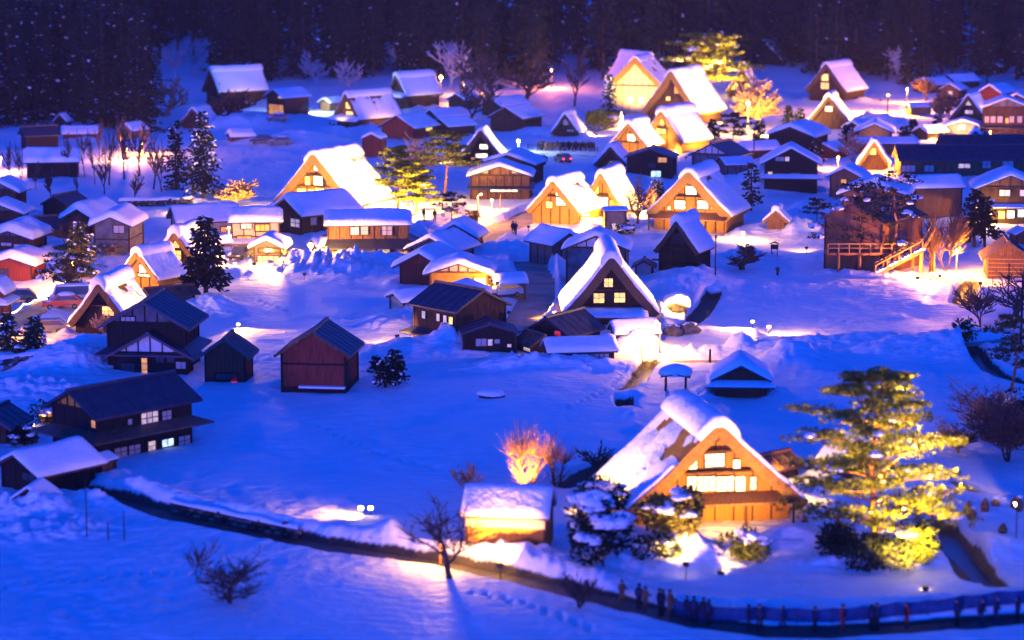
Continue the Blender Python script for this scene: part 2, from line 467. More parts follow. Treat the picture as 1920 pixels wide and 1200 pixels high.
def grid_mesh(name, X, Y, Z, m):
    nr, nc = X.shape
    co = np.stack([X, Y, Z], -1).reshape(-1, 3).astype(np.float32)
    i = np.arange((nr - 1) * nc).reshape(nr - 1, nc)[:, :-1]
    q = np.stack([i, i + 1, i + nc + 1, i + nc], -1).reshape(-1, 4)
    me = bpy.data.meshes.new(name)
    me.vertices.add(len(co)); me.vertices.foreach_set('co', co.ravel())
    me.loops.add(q.size); me.loops.foreach_set('vertex_index', q.ravel().astype(np.int32))
    me.polygons.add(len(q)); me.polygons.foreach_set('loop_start', np.arange(0, q.size, 4, dtype=np.int32))
    me.polygons.foreach_set('use_smooth', np.ones(len(q), bool))
    me.update(calc_edges=True); me.validate()
    me.materials.append(m)
    return me

def tcn_(n): return [q for q in n.nodes if q.type == 'TEX_COORD'][0].outputs['Object']
def ground_material():
    m = MATS['snow'].copy(); m.name = 'snow_ground'
    n = m.node_tree; b = n.nodes['Principled BSDF']
    g = n.nodes.new('ShaderNodeAttribute'); g.attribute_name = 'bare_earth'
    nz = n.nodes.new('ShaderNodeTexNoise'); nz.inputs['Scale'].default_value = .9; nz.inputs['Detail'].default_value = 4
    ma = n.nodes.new('ShaderNodeMath'); ma.operation = 'ADD'; n.links.new(g.outputs['Fac'], ma.inputs[0])
    ms = n.nodes.new('ShaderNodeMath'); ms.operation = 'MULTIPLY_ADD'; ms.inputs[1].default_value = .5; ms.inputs[2].default_value = -.25
    tcn = n.nodes.new('ShaderNodeTexCoord'); n.links.new(tcn.outputs['Object'], nz.inputs['Vector'])
    n.links.new(nz.outputs['Fac'], ms.inputs[0]); n.links.new(ms.outputs[0], ma.inputs[1])
    mr = n.nodes.new('ShaderNodeMapRange'); mr.inputs[1].default_value = .62; mr.inputs[2].default_value = .38
    # wind ripples and trampled crust
    bp0 = [q for q in n.nodes if q.type == 'BUMP'][0]
    mp2 = n.nodes.new('ShaderNodeMapping'); mp2.inputs['Scale'].default_value = (.35, 1.1, 1); mp2.inputs['Rotation'].default_value = (0, 0, .35)
    t3 = n.nodes.new('ShaderNodeTexNoise'); t3.inputs['Scale'].default_value = 1.0; t3.inputs['Detail'].default_value = 6; t3.inputs['Distortion'].default_value = .8
    b3 = n.nodes.new('ShaderNodeBump'); b3.inputs['Strength'].default_value = .55; b3.inputs['Distance'].default_value = .5
    n.links.new(tcn_(n), mp2.inputs[0]); n.links.new(mp2.outputs[0], t3.inputs['Vector']); n.links.new(t3.outputs['Fac'], b3.inputs['Height']); n.links.new(b3.outputs[0], bp0.inputs['Normal'])
    mx = n.nodes.new('ShaderNodeMixRGB'); mx.inputs[1].default_value = (.05, .04, .035, 1)
    old = b.inputs['Base Color'].links[0].from_socket
    n.links.new(ma.outputs[0], mr.inputs[0])
    n.links.new(mr.outputs[0], mx.inputs[0]); n.links.new(old, mx.inputs[2]); n.links.new(mx.outputs[0], b.inputs['Base Color'])
    return m

def build_ground():
    ypx = np.concatenate([np.array([5200, 3800, 2900, 2300, 2000, 1800, 1600, 1450, 1350, 1280]), np.arange(1250, 130, -2.0)])
    tY = np.tan(np.arctan((ypx - 600) / FPX) + PITCH)
    rowsY = CAM_H / tY
    rowsY = np.concatenate([rowsY, np.linspace(rowsY[-1] + 2.5, 760, 60), np.linspace(770, 900, 14)])
    cpx = np.concatenate([np.array([-3800, -3000, -2200, -1500, -900, -500]), np.arange(-300, 2220, 4.5), np.array([2300, 2500, 3000, 3600, 4400, 5700])])
    A = (cpx - 960) / FPX
    X = A[None, :] * rowsY[:, None]; Y = np.repeat(rowsY[:, None], len(cpx), 1)
    Z = height(X.ravel(), Y.ravel()).reshape(X.shape)
    bare_ = BARE.astype(np.float32)
    gm = grid_mesh('snow_ground', X, Y, Z, ground_material())
    gm.attributes.new('bare_earth', 'FLOAT', 'POINT').data.foreach_set('value', bare_)
    tag(link('snow_ground', gm), kind='structure')

def road(name, pts, hw, m, lift=.02, depth=.3):
    pl = poly(pts); dense = []
    for (ax, ay), (bx, by) in zip(pl[:-1], pl[1:]):
        k = max(2, int(math.hypot(bx - ax, by - ay) / 1.5))
        dense += [(ax + (bx - ax) * t / k, ay + (by - ay) * t / k) for t in range(k)]
    dense.append(pl[-1])
    vs, fs = [], []
    for i, (x, y) in enumerate(dense):
        x0, y0 = dense[max(i - 1, 0)]; x1, y1 = dense[min(i + 1, len(dense) - 1)]
        dx, dy = x1 - x0, y1 - y0; l = math.hypot(dx, dy) + 1e-9
        for s in (-1, 1):
            vs.append((x - s * dy / l * hw, y + s * dx / l * hw, float(hill(x, y)) - depth + lift))
    for i in range(len(dense) - 1): fs.append((2 * i, 2 * i + 1, 2 * i + 3, 2 * i + 2))
    b = MB(); b.add(vs, fs)
    return tag(b.build(name, m), kind='structure')

# ------------------------------------------------------------------ snow blankets on roofs
def snow_sheet(parent, prof, nrm, ys, thick, name='roof_snow', m='roof_snow'):
    """prof: (x, z) across the roof; nrm: unit normals; thick(i, y) -> metres (negative: bare roof shows)"""
    n, k = len(prof), len(ys)
    vs, fs = [], []
    for j in range(k):
        for i in range(n):
            t = thick(i, j)
            vs.append((prof[i][0] + nrm[i][0] * t, ys[j], prof[i][1] + nrm[i][1] * t))
    for j in range(k - 1):
        for i in range(n - 1):
            a = j * n + i
            fs.append((a, a + 1, a + n + 1, a + n))
    per = [i for i in range(n)] + [j * n + n - 1 for j in range(1, k)] + [(k - 1) * n + i for i in range(n - 2, -1, -1)] + [j * n for j in range(k - 2, 0, -1)]
    base = len(vs)
    for q in per:
        i, j = q % n, q // n
        vs.append((prof[i][0] - nrm[i][0] * .03, ys[j], prof[i][1] - nrm[i][1] * .03))
    L_ = len(per)
    for a in range(L_):
        b = (a + 1) % L_
        fs.append((per[a], base + a, base + b, per[b]))
    mb = MB(); mb.add(vs, fs)
    o = mb.build(name, m, parent, True)
    return o

def edge_round(d, e):
    d = min(max(d, 0), e) / e
    return math.sqrt(max(1 - (1 - d) ** 2, 0))

# ------------------------------------------------------------------ windows picked on a building face from photo pixels
def pick(root, axis, val, px, py):
    M = Matrix.Translation(root.location) @ root.rotation_euler.to_matrix().to_4x4()
    I = M.inverted(); o = I @ CAMP; d = I.to_3x3() @ ray(px, py)
    t = (val - o[axis]) / d[axis]
    return o + d * t

def window(root, face, val, spec, frame='wood_dark', lim=None):
    px, py, w, h, kind = spec[:5]
    name = spec[5] if len(spec) > 5 else 'window'
    axis = 1 if face in 'fb' else 0
    hx = 0
    a = pick(root, axis, val, px - w / 2, py); b = pick(root, axis, val, px + w / 2, py)
    c = pick(root, axis, val, px, py); zt = pick(root, axis, val, px, py - h / 2).z; zb = pick(root, axis, val, px, py + h / 2).z
    hx = 1 - axis
    ww = abs(b[hx] - a[hx]); hh = abs(zt - zb); ch = (a[hx] + b[hx]) / 2; cz = (zt + zb) / 2
    if lim:
        lo, hi = lim
        ww = min(ww, (hi - lo) * .9); ch = min(max(ch, lo + ww / 2), hi - ww / 2)
    rz = {'f': 0, 'b': math.pi, 'l': -math.pi / 2, 'r': math.pi / 2}[face]
    loc = (ch, val, cz) if axis == 1 else (val, ch, cz)
    nx = max(1, min(6, round(w / 10))); ny = max(1, min(4, round(h / 10)))
    fr = max(.05, min(.12, ww * .07)); t = fr * .6
    mb = MB()
    mb.box(-ww / 2 - fr, -ww / 2, -.10, .04, -hh / 2 - fr, hh / 2 + fr); mb.box(ww / 2, ww / 2 + fr, -.10, .04, -hh / 2 - fr, hh / 2 + fr)
    mb.box(-ww / 2, ww / 2, -.10, .04, hh / 2, hh / 2 + fr); mb.box(-ww / 2, ww / 2, -.12, .04, -hh / 2 - fr, -hh / 2)
    for k in range(1, nx): x = -ww / 2 + ww * k / nx; mb.box(x - t / 2, x + t / 2, -.07, .03, -hh / 2, hh / 2)
    for k in range(1, ny): z = -hh / 2 + hh * k / ny; mb.box(-ww / 2, ww / 2, -.065, .03, z - t / 2, z + t / 2)
    o = mb.build(name, frame, root); o.location = loc; o.rotation_euler = (0, 0, rz)
    cw, chh = ww / nx, hh / ny
    for i in range(nx):
        for j in range(ny):
            p = link('pane', unit('pane', kind), o, (-ww / 2 + cw * (i + .5), -.025, -hh / 2 + chh * (j + .5)))
            p.scale = (cw - t * .5, .03, chh - t * .5)
    return o

def place(ax, ay, W, L, yaw):
    p = at(ax, ay); th = R(yaw); ym = 1e9
    for sx in (-1, 1):
        for sy in (-1, 1):
            ym = min(ym, -sx * W / 2 * math.sin(th) + sy * L / 2 * math.cos(th))
    y = p.y - ym
    return Vector((p.x * y / p.y, y, float(hill(p.x * y / p.y, y))))

FLOODS = []
def floods(root, W, L, He, Ha, codes, label):
    M = Matrix.Translation(root.location) @ root.rotation_euler.to_matrix().to_4x4()
    for c in codes.split():
        k, pw = c[0], float(c[1:])
        z = .9 if k in 'FfG' else 2.0
        if k == 'R': a, t, cone = (W / 2 + 5.5, -L * .05, z), (W * .22, .05 * L, He + (Ha - He) * .55), 115
        if k == 'L': a, t, cone = (-W / 2 - 5.5, .05 * L, z), (-W * .22, .05 * L, He + (Ha - He) * .55), 115
        if k == 'F': a, t, cone = (0, -L / 2 - 7.5, z), (0, -L / 2, He + (Ha - He) * .4), 100
        if k == 'f': a, t, cone = (0, -L / 2 - 3.2, z), (0, -L / 2, He + (Ha - He) * .55), 125
        if k == 'G': a, t, cone = (W * .3, -L / 2 - 8, z), (W * .1, -L / 2, He + (Ha - He) * .4), 100
        FLOODS.append((M @ Vector(a), M @ Vector(t), pw, cone, {'R': 'right of', 'L': 'left of', 'F': 'in front of', 'f': 'close before', 'G': 'before'}[k] + ' the ' + label))

# ------------------------------------------------------------------ steep thatched farmhouse
def gassho(label, ax, ay, w, l, eave, apex, yaw, wall='wood_dark', thatch='thatch', snow=(.28, .28, .9), patch=(0, 0), wins=(), side=(), flood='',
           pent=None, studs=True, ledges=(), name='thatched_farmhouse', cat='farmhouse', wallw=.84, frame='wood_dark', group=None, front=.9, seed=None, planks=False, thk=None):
    S0 = scale(at(ax, ay)); W, L, He, Ha = w / S0, l / S0, eave / S0, apex / S0
    W /= 1.0
    c = place(ax, ay, W * wallw, L, yaw); c.z -= .15
    root = thing(name, label, cat, c, yaw, group)
    seed = seed if seed is not None else int(ax * 7 + ay)
    sl = math.atan2(Ha - He, W / 2); th = thk or min(1.05, W * .088)
    nP = 25
    prof, nrm = [], []
    for k in range(nP):
        t = -1 + 2 * k / (nP - 1); a = abs(t)
        z = He + (Ha - He) * (1 - a) - .035 * (Ha - He) * math.sin(math.pi * a)
        if a < .09: z -= (.09 - a) * (Ha - He) * .35
        prof.append((t * W / 2, z))
        s = 0 if t == 0 else math.copysign(1, t); q = min(1, a / .09)
        nx_, nz_ = s * math.sin(sl) * q, 1 - q + math.cos(sl) * q
        l_ = math.hypot(nx_, nz_); nrm.append((nx_ / l_, nz_ / l_))
    def zi(x): return Ha - (Ha - He) * abs(x) / (W / 2) - th / math.cos(sl) * .92
    Ww = W * wallw; yf = -L / 2 + min(front, L * .12); yb = L / 2 - .6
    zs = max(zi(Ww / 2), .5)
    mb = MB(); mb.prism([(-Ww / 2, -.4), (Ww / 2, -.4), (Ww / 2, zs), (0, zi(0)), (-Ww / 2, zs)], yf, yb)
    mb.build('wall', wall, root)
    # thatch
    rr = random.Random(seed); mb = MB(); ny = 14; vs, fs = [], []
    ys = [-L / 2 + L * j / ny for j in range(ny + 1)]
    for j, y in enumerate(ys):
        for k in range(nP):
            jx = rr.uniform(-.05, .05)
            vs.append((prof[k][0] + nrm[k][0] * jx, y + (rr.uniform(-.06, .06) if j in (0, ny) else 0), prof[k][1] + nrm[k][1] * jx))
        for k in range(nP):
            vs.append((prof[k][0] - nrm[k][0] * th, y + (rr.uniform(-.06, .1) if j in (0, ny) else 0), prof[k][1] - nrm[k][1] * th))
    n2 = 2 * nP
    for j in range(ny):
        a, b = j * n2, (j + 1) * n2
        for k in range(nP - 1):
            fs.append((a + k, a + k + 1, b + k + 1, b + k)); fs.append((a + nP + k, b + nP + k, b + nP + k + 1, a + nP + k + 1))
        fs.append((a, b, b + nP, a + nP)); fs.append((a + nP - 1, a + n2 - 1, b + n2 - 1, b + nP - 1))
    for k in range(nP - 1):
        fs.append((k, nP + k, nP + k + 1, k + 1)); b = ny * n2; fs.append((b + k, b + k + 1, b + nP + k + 1, b + nP + k))
    mb.add(vs, fs); roof = mb.build('roof', thatch, root)
    # snow on the slopes
    sx = seed * .37
    ny2 = 22; ys2 = [-L / 2 + .12 + (L - .2) * j / ny2 for j in range(ny2 + 1)]
    def thick(i, j):
        x, y = prof[i][0], ys2[j]
        s = 0 if x < 0 else 1
        t0 = snow[s]
        a = abs(x) / (W / 2)
        v = t0 * (1 + .5 * float(noise(y / 1.2 + sx, x / 1.0)) )
        v *= edge_round((1 - a) * W / 2 + .03, .35) * edge_round(min(y + L / 2, L / 2 - y) - .02, .3)
        if patch[s] and a > .06:
            nz_ = float(fbm(y / 2.3 + sx, a * W / 2 / 1.9 + sx * 2, 5, 3)) + .45 * float(fbm(y / .7, a * W / 2 / .55 + sx, 8, 3)) - (a - .33) * .8
            if nz_ > .42 - patch[s] * .5: v = -.05
        return v
    if max(snow[:2]) > 0: snow_sheet(roof, prof, nrm, ys2, thick)
    if snow[2] > 0:
        m_ = [k for k in range(nP) if abs(prof[k][0]) < W * .115]
        pp = []; nn = []
        for q in range(13):
            t = -1 + q / 6; x = t * W * .105; a = abs(x) / (W / 2)
            z = He + (Ha - He) * (1 - max(a, .05)) - .02
            pp.append((x, z)); n_ = (t * .55, 1); l_ = math.hypot(*n_); nn.append((n_[0] / l_, n_[1] / l_))
        ny3 = 16; y3 = [-L / 2 - .1 + (L + .2) * j / ny3 for j in range(ny3 + 1)]
        def cap(i, j):
            e = edge_round(1 - abs(-1 + i / 6) + .06, .55); y = y3[j]
            return .05 + .72 * snow[2] * e * (.75 + .25 * edge_round(min(j, ny3 - j) + .5, 2.5)) * (1 + .35 * float(noise(y / 2.0 + sx, .5 + i * .08, 3)))
        snow_sheet(roof, pp, nn, y3, cap, 'ridge_snow')
    # studs, ledges on the gable
    if studs and S0 > 8:
        n_s = max(3, int(Ww / 1.3))
        for k in range(1, n_s):
            x = -Ww / 2 + Ww * k / n_s; zt = min(zi(x), Ha)
            if zt > .6: bar('stud', frame, root, (x, yf - .03, zt / 2), (.14, .12, zt))
    if planks:
        n_s = int(Ww / .34)
        for k in range(n_s):
            x = -Ww / 2 + Ww * (k + .5) / n_s; zt = zi(x) - .1
            if zt > .6: bar('plank', wall, root, (x, yf - .02, zt / 2), (Ww / n_s - .07, .06, zt))
    for py in ledges:
        p = pick(root, 1, yf - .2, ax, py)
        hw = (Ha - th / math.cos(sl) - p.z) / (Ha - He) * W / 2
        bar('ledge', frame, root, (0, yf - .25, p.z), (2 * hw, .55, .14), 0)
    for s_ in wins: window(root, 'f', yf - .10, s_, frame, (-Ww / 2, Ww / 2))
    for f_, s_ in side:
        v = -Ww / 2 - .03 if f_ == 'l' else Ww / 2 + .03
        window(root, f_, v, s_, frame, (yf, yb))
    if pent:   # lean-to roof across the front: (top px, bottom px, half width factor, snow thickness, roof material)
        zt = pick(root, 1, yf, ax, pent[0]).z; d_ = 1.9; zb = max(pick(root, 1, yf - d_, ax, pent[1]).z, 1.2)
        zt = max(zt, zb + .35)
        hw = Ww / 2 * pent[2]
        mb = MB(); mb.add([(-hw, yf, zt), (hw, yf, zt), (hw, yf - d_, zb), (-hw, yf - d_, zb), (-hw, yf, zt - .15), (hw, yf, zt - .15), (hw, yf - d_, zb - .15), (-hw, yf - d_, zb - .15)],
                          [(0, 3, 2, 1), (4, 5, 6, 7), (2, 3, 7, 6), (0, 4, 7, 3), (1, 2, 6, 5)])
        pr = mb.build('pent_roof', pent[4] if len(pent) > 4 else 'wood_mid', root)
        if pent[3] > 0:
            s_ = [(yf - d_ * k / 5, zt + (zb - zt) * k / 5) for k in range(6)]; xs = [-hw + 2 * hw * k / 14 for k in range(15)]
            mb = MB(); vs, fs = [], []
            for i, x in enumerate(xs):
                for k, (y, z) in enumerate(s_):
                    vs.append((x, y - (.12 if k == 5 else 0), z + .02 + pent[3] * edge_round(min(i, 14 - i) + .5, 1.5) * edge_round(5.4 - k, 1.5) * (1 + .4 * float(noise(x, y + sx)))))
            for i in range(14):
                for k in range(5): a = i * 6 + k; fs.append((a, a + 1, a + 7, a + 6))
            b0 = len(vs); per = [k for k in range(6)] + [i * 6 + 5 for i in range(1, 15)] + [14 * 6 + k for k in range(4, -1, -1)] + [i * 6 for i in range(13, 0, -1)]
            for q in per: i, k = q // 6, q % 6; vs.append((xs[i], s_[k][0], s_[k][1] + .003))
            for a in range(len(per)): b = (a + 1) % len(per); fs.append((per[a], b0 + a, b0 + b, per[b]))
            mb.add(vs, fs); mb.build('roof_snow', 'roof_snow', pr, True)
        for x in (-hw + .2, -hw / 3, hw / 3, hw - .2): bar('post', frame, root, (x, yf - d_ + .25, zb / 2 - .15), (.16, .16, zb - .1))
    floods(root, W, L, He, Ha, flood, label)
    eave_bank(root, W + .8, L, .7)
    return root

# ------------------------------------------------------------------ ordinary gabled house or shed
def house(label, ax, ay, w, l, wh, rise, yaw, wall='wood_dark', roof='metal_dark', snow=.35, over=.55, wins=(), gable=None, skirt=None, name='house', cat='house',
          frame='wood_dark', studs=True, flood='', base=None, planks=False, belt=None, trim=None, group=None, bulge=.25, parts=None):
    S0 = scale(at(ax, ay)); W, L, He, ri = w / S0, l / S0, wh / S0, rise / S0
    c = place(ax, ay, W, L, yaw); c.z -= .15
    root = thing(name, label, cat, c, yaw, group)
    Ha = He + ri
    sx = (ax * .7 + ay * .3) % 50
    mb = MB(); mb.box(-W / 2, W / 2, -L / 2, L / 2, -.4, He)
    if not gable: mb.prism([(-W / 2, He), (W / 2, He), (0, Ha - .1)], -L / 2, L / 2)
    mb.build('wall', wall, root)
    if gable:
        mb = MB(); mb.prism([(-W / 2 + .02, He + .002), (W / 2 - .02, He + .002), (0, Ha - .1)], -L / 2 + .02, L / 2 - .02); mb.build('gable', gable, root)
    if base: mb = MB(); mb.box(-W / 2 - .06, W / 2 + .06, -L / 2 - .06, L / 2 + .06, -.4, min(.9, He * .25)); mb.build('foundation', base, root)
    if belt:
        z = He * belt; mb = MB(); mb.box(-W / 2 - .05, W / 2 + .05, -L / 2 - .05, L / 2 + .05, z - .09, z + .09); mb.build('belt_board', frame, root)
    for sx_ in (-1, 1):
        for sy_ in (-1, 1): bar('corner_post', frame, root, (sx_ * (W / 2 + .01), sy_ * (L / 2 + .01), He / 2), (.2, .2, He))
    if gable and S0 > 9:
        bar('tie_beam', frame, root, (0, -L / 2 - .02, He), (W, .14, .2))
        for k in range(-2, 3):
            zt = (Ha - .2 - He) * (1 - abs(k) / 3)
            if zt > .25: bar('gable_post', frame, root, (k * W / 6, -L / 2 - .01, He + zt / 2), (.12, .1, zt))
    if studs and S0 > 11 and not planks:
        for k in range(1, max(2, int(W / 1.2))):
            x = -W / 2 + W * k / max(2, int(W / 1.2)); bar('stud', frame, root, (x, -L / 2 - .02, He / 2), (.12, .08, He))
        ys_ = max(2, int(L / 1.4)); f_ = 1 if yaw > 0 else -1
        for k in range(1, ys_): bar('stud', frame, root, (f_ * (W / 2 + .02), -L / 2 + L * k / ys_, He / 2), (.08, .12, He))
    if planks:
        n_ = max(4, int(W / .36)); n2 = max(4, int(L / .36)); f_ = 1 if yaw > 0 else -1
        for k in range(n_): bar('plank', wall, root, (-W / 2 + W * (k + .5) / n_, -L / 2 - .03, He / 2), (W / n_ - .05, .06, He - .02))
        for k in range(n2): bar('plank', wall, root, (f_ * (W / 2 + .03), -L / 2 + L * (k + .5) / n2, He / 2), (.06, L / n2 - .05, He - .02))
    # roof
    e = over; sl = math.atan2(ri, W / 2); th = .2
    X0 = W / 2 + e; z0 = Ha - math.tan(sl) * X0
    nP = 17; prof, nrm = [], []
    for k in range(nP):
        t = -1 + 2 * k / (nP - 1); prof.append((t * X0, Ha + (z0 - Ha) * abs(t) + .06))
        s = 0 if t == 0 else math.copysign(1, t); nrm.append((s * math.sin(sl), math.cos(sl)))
    y0, y1 = -L / 2 - e, L / 2 + e
    mb = MB(); mb.prism([(-X0, z0 + .06), (-X0, z0 - th + .06), (0, Ha - th + .06), (X0, z0 - th + .06), (X0, z0 + .06), (0, Ha + .06)], y0, y1)
    rf = mb.build('roof', roof, root)
    if snow > 0:
        ny = 18; ys = [y0 - .12 + (y1 - y0 + .24) * j / ny for j in range(ny + 1)]
        pr = [(x * 1.03, z) for x, z in prof]
        def thick(i, j):
            t = abs(-1 + 2 * i / (nP - 1)); y = ys[j]
            return .02 + snow * edge_round((1 - t) * X0 + .05, .5) * edge_round(min(j, ny - j) * (y1 - y0) / ny + .05, .45) * (1 + bulge * float(noise(y / 2.2 + sx, pr[i][0] / 2.2)) * 2) * (1 + .25 * (1 - t))
        nn = [((n_[0] * .6), n_[1]) for n_ in nrm]
        snow_sheet(rf, pr, nn, ys, thick)
    else:
        bar('ridge_cap', roof, root, (0, 0, Ha + .10), (.34, y1 - y0 + .06, .22))
        n_s = int((y1 - y0) / 1.1)
        if S0 > 14:
            for k in range(n_s + 1):
                y = y0 + .05 + (y1 - y0 - .1) * k / n_s
                for s in (-1, 1):
                    bar('seam', roof, root, (s * X0 / 2, y, (Ha + z0) / 2 + .08), (X0 / math.cos(sl) * .985, .06, .06), 0, s * sl)
    if trim:
        for s in (-1, 1): bar('barge_board', trim, root, (s * X0 / 2, y0 - .02, (Ha + z0) / 2 - .04), (X0 / math.cos(sl), .06, .26), 0, s * sl)
    if skirt:   # pent roof round the house: list of (height px, drop px, out m, snow, [material])
        for k_ in skirt:
            z, d, o_, sn = k_[0] / S0, k_[1] / S0, k_[2], k_[3]; m_ = k_[4] if len(k_) > 4 else roof
            vs = []
            for q, zz in ((.02, z), (o_, z - d)):
                for sx_, sy_ in ((-1, -1), (1, -1), (1, 1), (-1, 1)): vs.append((sx_ * (W / 2 + q), sy_ * (L / 2 + q), zz))
            vs += [(x, y, zz - .16) for x, y, zz in vs]
            fs = []
            for a in range(4):
                b = (a + 1) % 4
                fs += [(a, a + 4, b + 4, b), (a + 8, b + 8, b + 12, a + 12), (a + 4, a + 12, b + 12, b + 4)]
            mb = MB(); mb.add(vs, fs); pr_ = mb.build('pent_roof', m_, root)
            if sn > 0:
                vs = []
                for q, dz in ((.03, .03 + sn), (.25, .03 + sn * 1.1), (o_ - .25, .03 + sn), (o_ + .08, sn * .55), (o_ + .06, 0)):
                    for sx_, sy_ in ((-1, -1), (1, -1), (1, 1), (-1, 1)): vs.append((sx_ * (W / 2 + q), sy_ * (L / 2 + q), z - d * min(q, o_) / o_ + dz))
                fs = []
                for r_ in range(4):
                    for a in range(4): b = (a + 1) % 4; fs.append((r_ * 4 + a, r_ * 4 + 4 + a, r_ * 4 + 4 + b, r_ * 4 + b))
                mb = MB(); mb.add(vs, fs); mb.build('roof_snow', 'roof_snow', pr_)
    for f_, s_ in wins:
        v = {'f': -L / 2 - .04, 'l': -W / 2 - .04, 'r': W / 2 + .04}[f_]
        window(root, f_, v, s_, frame, (-W / 2, W / 2) if f_ == 'f' else (-L / 2, L / 2))
    floods(root, W + 1, L + 1, He, Ha, flood, label)
    if snow > 0: eave_bank(root, W + 2 * over + .7, L, .15 + .6 * snow)
    return root
def absorb(main, *wings):
    """a wing moves with its house: its pieces become parts of the house"""
    M = Matrix.Translation(main.location) @ main.rotation_euler.to_matrix().to_4x4()
    for w in wings:
        W_ = Matrix.Translation(w.location) @ w.rotation_euler.to_matrix().to_4x4()
        for ch in list(w.children):
            ch.parent = main; ch.matrix_parent_inverse = M.inverted() @ W_
        bpy.data.objects.remove(w)
    return main

PWt, PY, PO, PP, PC, GD, SH, PR = 'pane_white', 'pane_yellow', 'pane_orange', 'pane_pale', 'pane_cool', 'glass_dark', 'shoji_dim', 'pane_red'

# ================= thatched farmhouses with lit windows
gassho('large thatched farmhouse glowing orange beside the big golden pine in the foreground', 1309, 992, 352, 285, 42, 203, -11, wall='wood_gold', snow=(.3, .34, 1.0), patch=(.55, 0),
       wins=[(1340, 822, 14, 9, GD), (1340, 863, 36, 24, PWt), (1299, 871, 15, 17, PWt), (1381, 870, 13, 16, PWt), (1297, 907, 17, 27, PWt), (1324, 907, 33, 27, PWt), (1359, 907, 33, 27, PWt), (1388, 907, 18, 27, PWt), (1412, 906, 12, 24, PP)],
       ledges=(846, 885), flood='F6 L4 R2.5', planks=True, studs=True, thk=.78, seed=10113, pent=(925, 948, 1.0, .0, 'wood_mid'), front=1.0)
gassho('dark thatched farmhouse with bright snow edges and three yellow windows mid-village', 1140, 612, 182, 215, 26, 138, -1, wall='wood_black', thatch='thatch_dark', snow=(.30, .30, 1.1),
       wins=[(1141, 530, 16, 16, PY), (1123, 559, 20, 18, PY), (1162, 558, 20, 18, PY)], flood='L13 R8', pent=(582, 600, .9, .45), ledges=(543, 574), studs=False)
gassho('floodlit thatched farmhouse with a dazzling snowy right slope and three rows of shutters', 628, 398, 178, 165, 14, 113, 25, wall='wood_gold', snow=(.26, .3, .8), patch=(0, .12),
       wins=[(597, 316, 16, 9, PWt), (577, 339, 10, 16, PY), (597, 339, 17, 17, PWt), (620, 338, 13, 13, PY), (566, 362, 17, 17, PY), (584, 362, 13, 16, PO), (600, 361, 17, 17, PY), (632, 360, 17, 17, PY)], ledges=(330, 351), flood='F4.5 R8', studs=True)
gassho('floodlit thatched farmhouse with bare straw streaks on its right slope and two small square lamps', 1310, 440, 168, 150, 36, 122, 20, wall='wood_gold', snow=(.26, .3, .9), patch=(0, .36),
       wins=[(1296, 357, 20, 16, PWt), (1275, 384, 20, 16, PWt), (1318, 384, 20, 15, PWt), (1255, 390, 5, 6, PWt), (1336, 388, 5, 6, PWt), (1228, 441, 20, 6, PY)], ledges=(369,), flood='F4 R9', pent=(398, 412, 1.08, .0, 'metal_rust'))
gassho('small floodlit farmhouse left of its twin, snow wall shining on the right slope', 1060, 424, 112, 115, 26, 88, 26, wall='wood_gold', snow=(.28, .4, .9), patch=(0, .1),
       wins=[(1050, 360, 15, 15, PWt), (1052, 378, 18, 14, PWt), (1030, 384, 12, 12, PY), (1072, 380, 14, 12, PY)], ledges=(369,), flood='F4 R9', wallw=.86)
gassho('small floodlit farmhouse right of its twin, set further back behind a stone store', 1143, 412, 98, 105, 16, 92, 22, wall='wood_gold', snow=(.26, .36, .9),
       wins=[(1114, 355, 18, 16, PY), (1130, 378, 20, 16, PWt), (1150, 380, 13, 10, PO)], ledges=(366,), flood='F3 R9')
gassho('little dark farmhouse with glowing rake edges behind the snow-roofed shops', 905, 312, 90, 95, 14, 72, 4, wall='wood_black', thatch='thatch_dark', snow=(.3, .3, .5),
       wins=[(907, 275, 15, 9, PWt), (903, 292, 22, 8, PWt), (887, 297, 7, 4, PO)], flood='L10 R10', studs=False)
gassho('dim farmhouse with long snowy roof and two warm windows near the cedar forest', 690, 243, 76, 118, 20, 70, 42, wall='wood_mid', thatch='thatch_dark', snow=(.2, .24, .8), patch=(0, .22),
       wins=[(655, 198, 13, 12, PY), (656, 213, 13, 8, PY)], pent=(222, 231, 1.15, .5), flood='R.6 f.25', studs=False)
gassho('unlit farmhouse with blue-violet snow roof right under the dark cedars', 777, 205, 62, 92, 26, 66, 48, wall='wood_dark', thatch='thatch_dark', snow=(.2, .26, 1.0), side=[('r', (814, 178, 9, 5, PP))], pent=(178, 186, 1.1, .5), studs=False, flood='R.35')
gassho('pale-roofed farmhouse with one tiny yellow window at the foot of the forest', 442, 196, 66, 110, 24, 68, 55, wall='wood_dark', thatch='thatch_dark', snow=(.2, .28, 1.0), wins=[(407, 160, 9, 9, PY)], studs=False, flood='R.3')
gassho('big temple hall with thatched gable over a bright white lower storey', 1203, 216, 112, 105, 55, 112, 18, wall='plaster_cream', snow=(.2, .2, .2), patch=(.0, .25),
       wins=[(1182, 188, 12, 14, PP), (1203, 188, 12, 14, PP)], ledges=(162,), flood='F11 R2', name='temple_hall', cat='temple', wallw=.9, frame='wood_light')
gassho('tall farmhouse with a blinding white right slope behind the tiered gables', 1283, 238, 122, 130, 26, 108, 28, wall='wood_dark', snow=(.26, .4, .7),
       wins=[(1272, 169, 15, 13, PO), (1253, 185, 8, 7, PY), (1293, 187, 9, 14, PY), (1302, 206, 15, 13, PY)], flood='R10 f.35', studs=False)
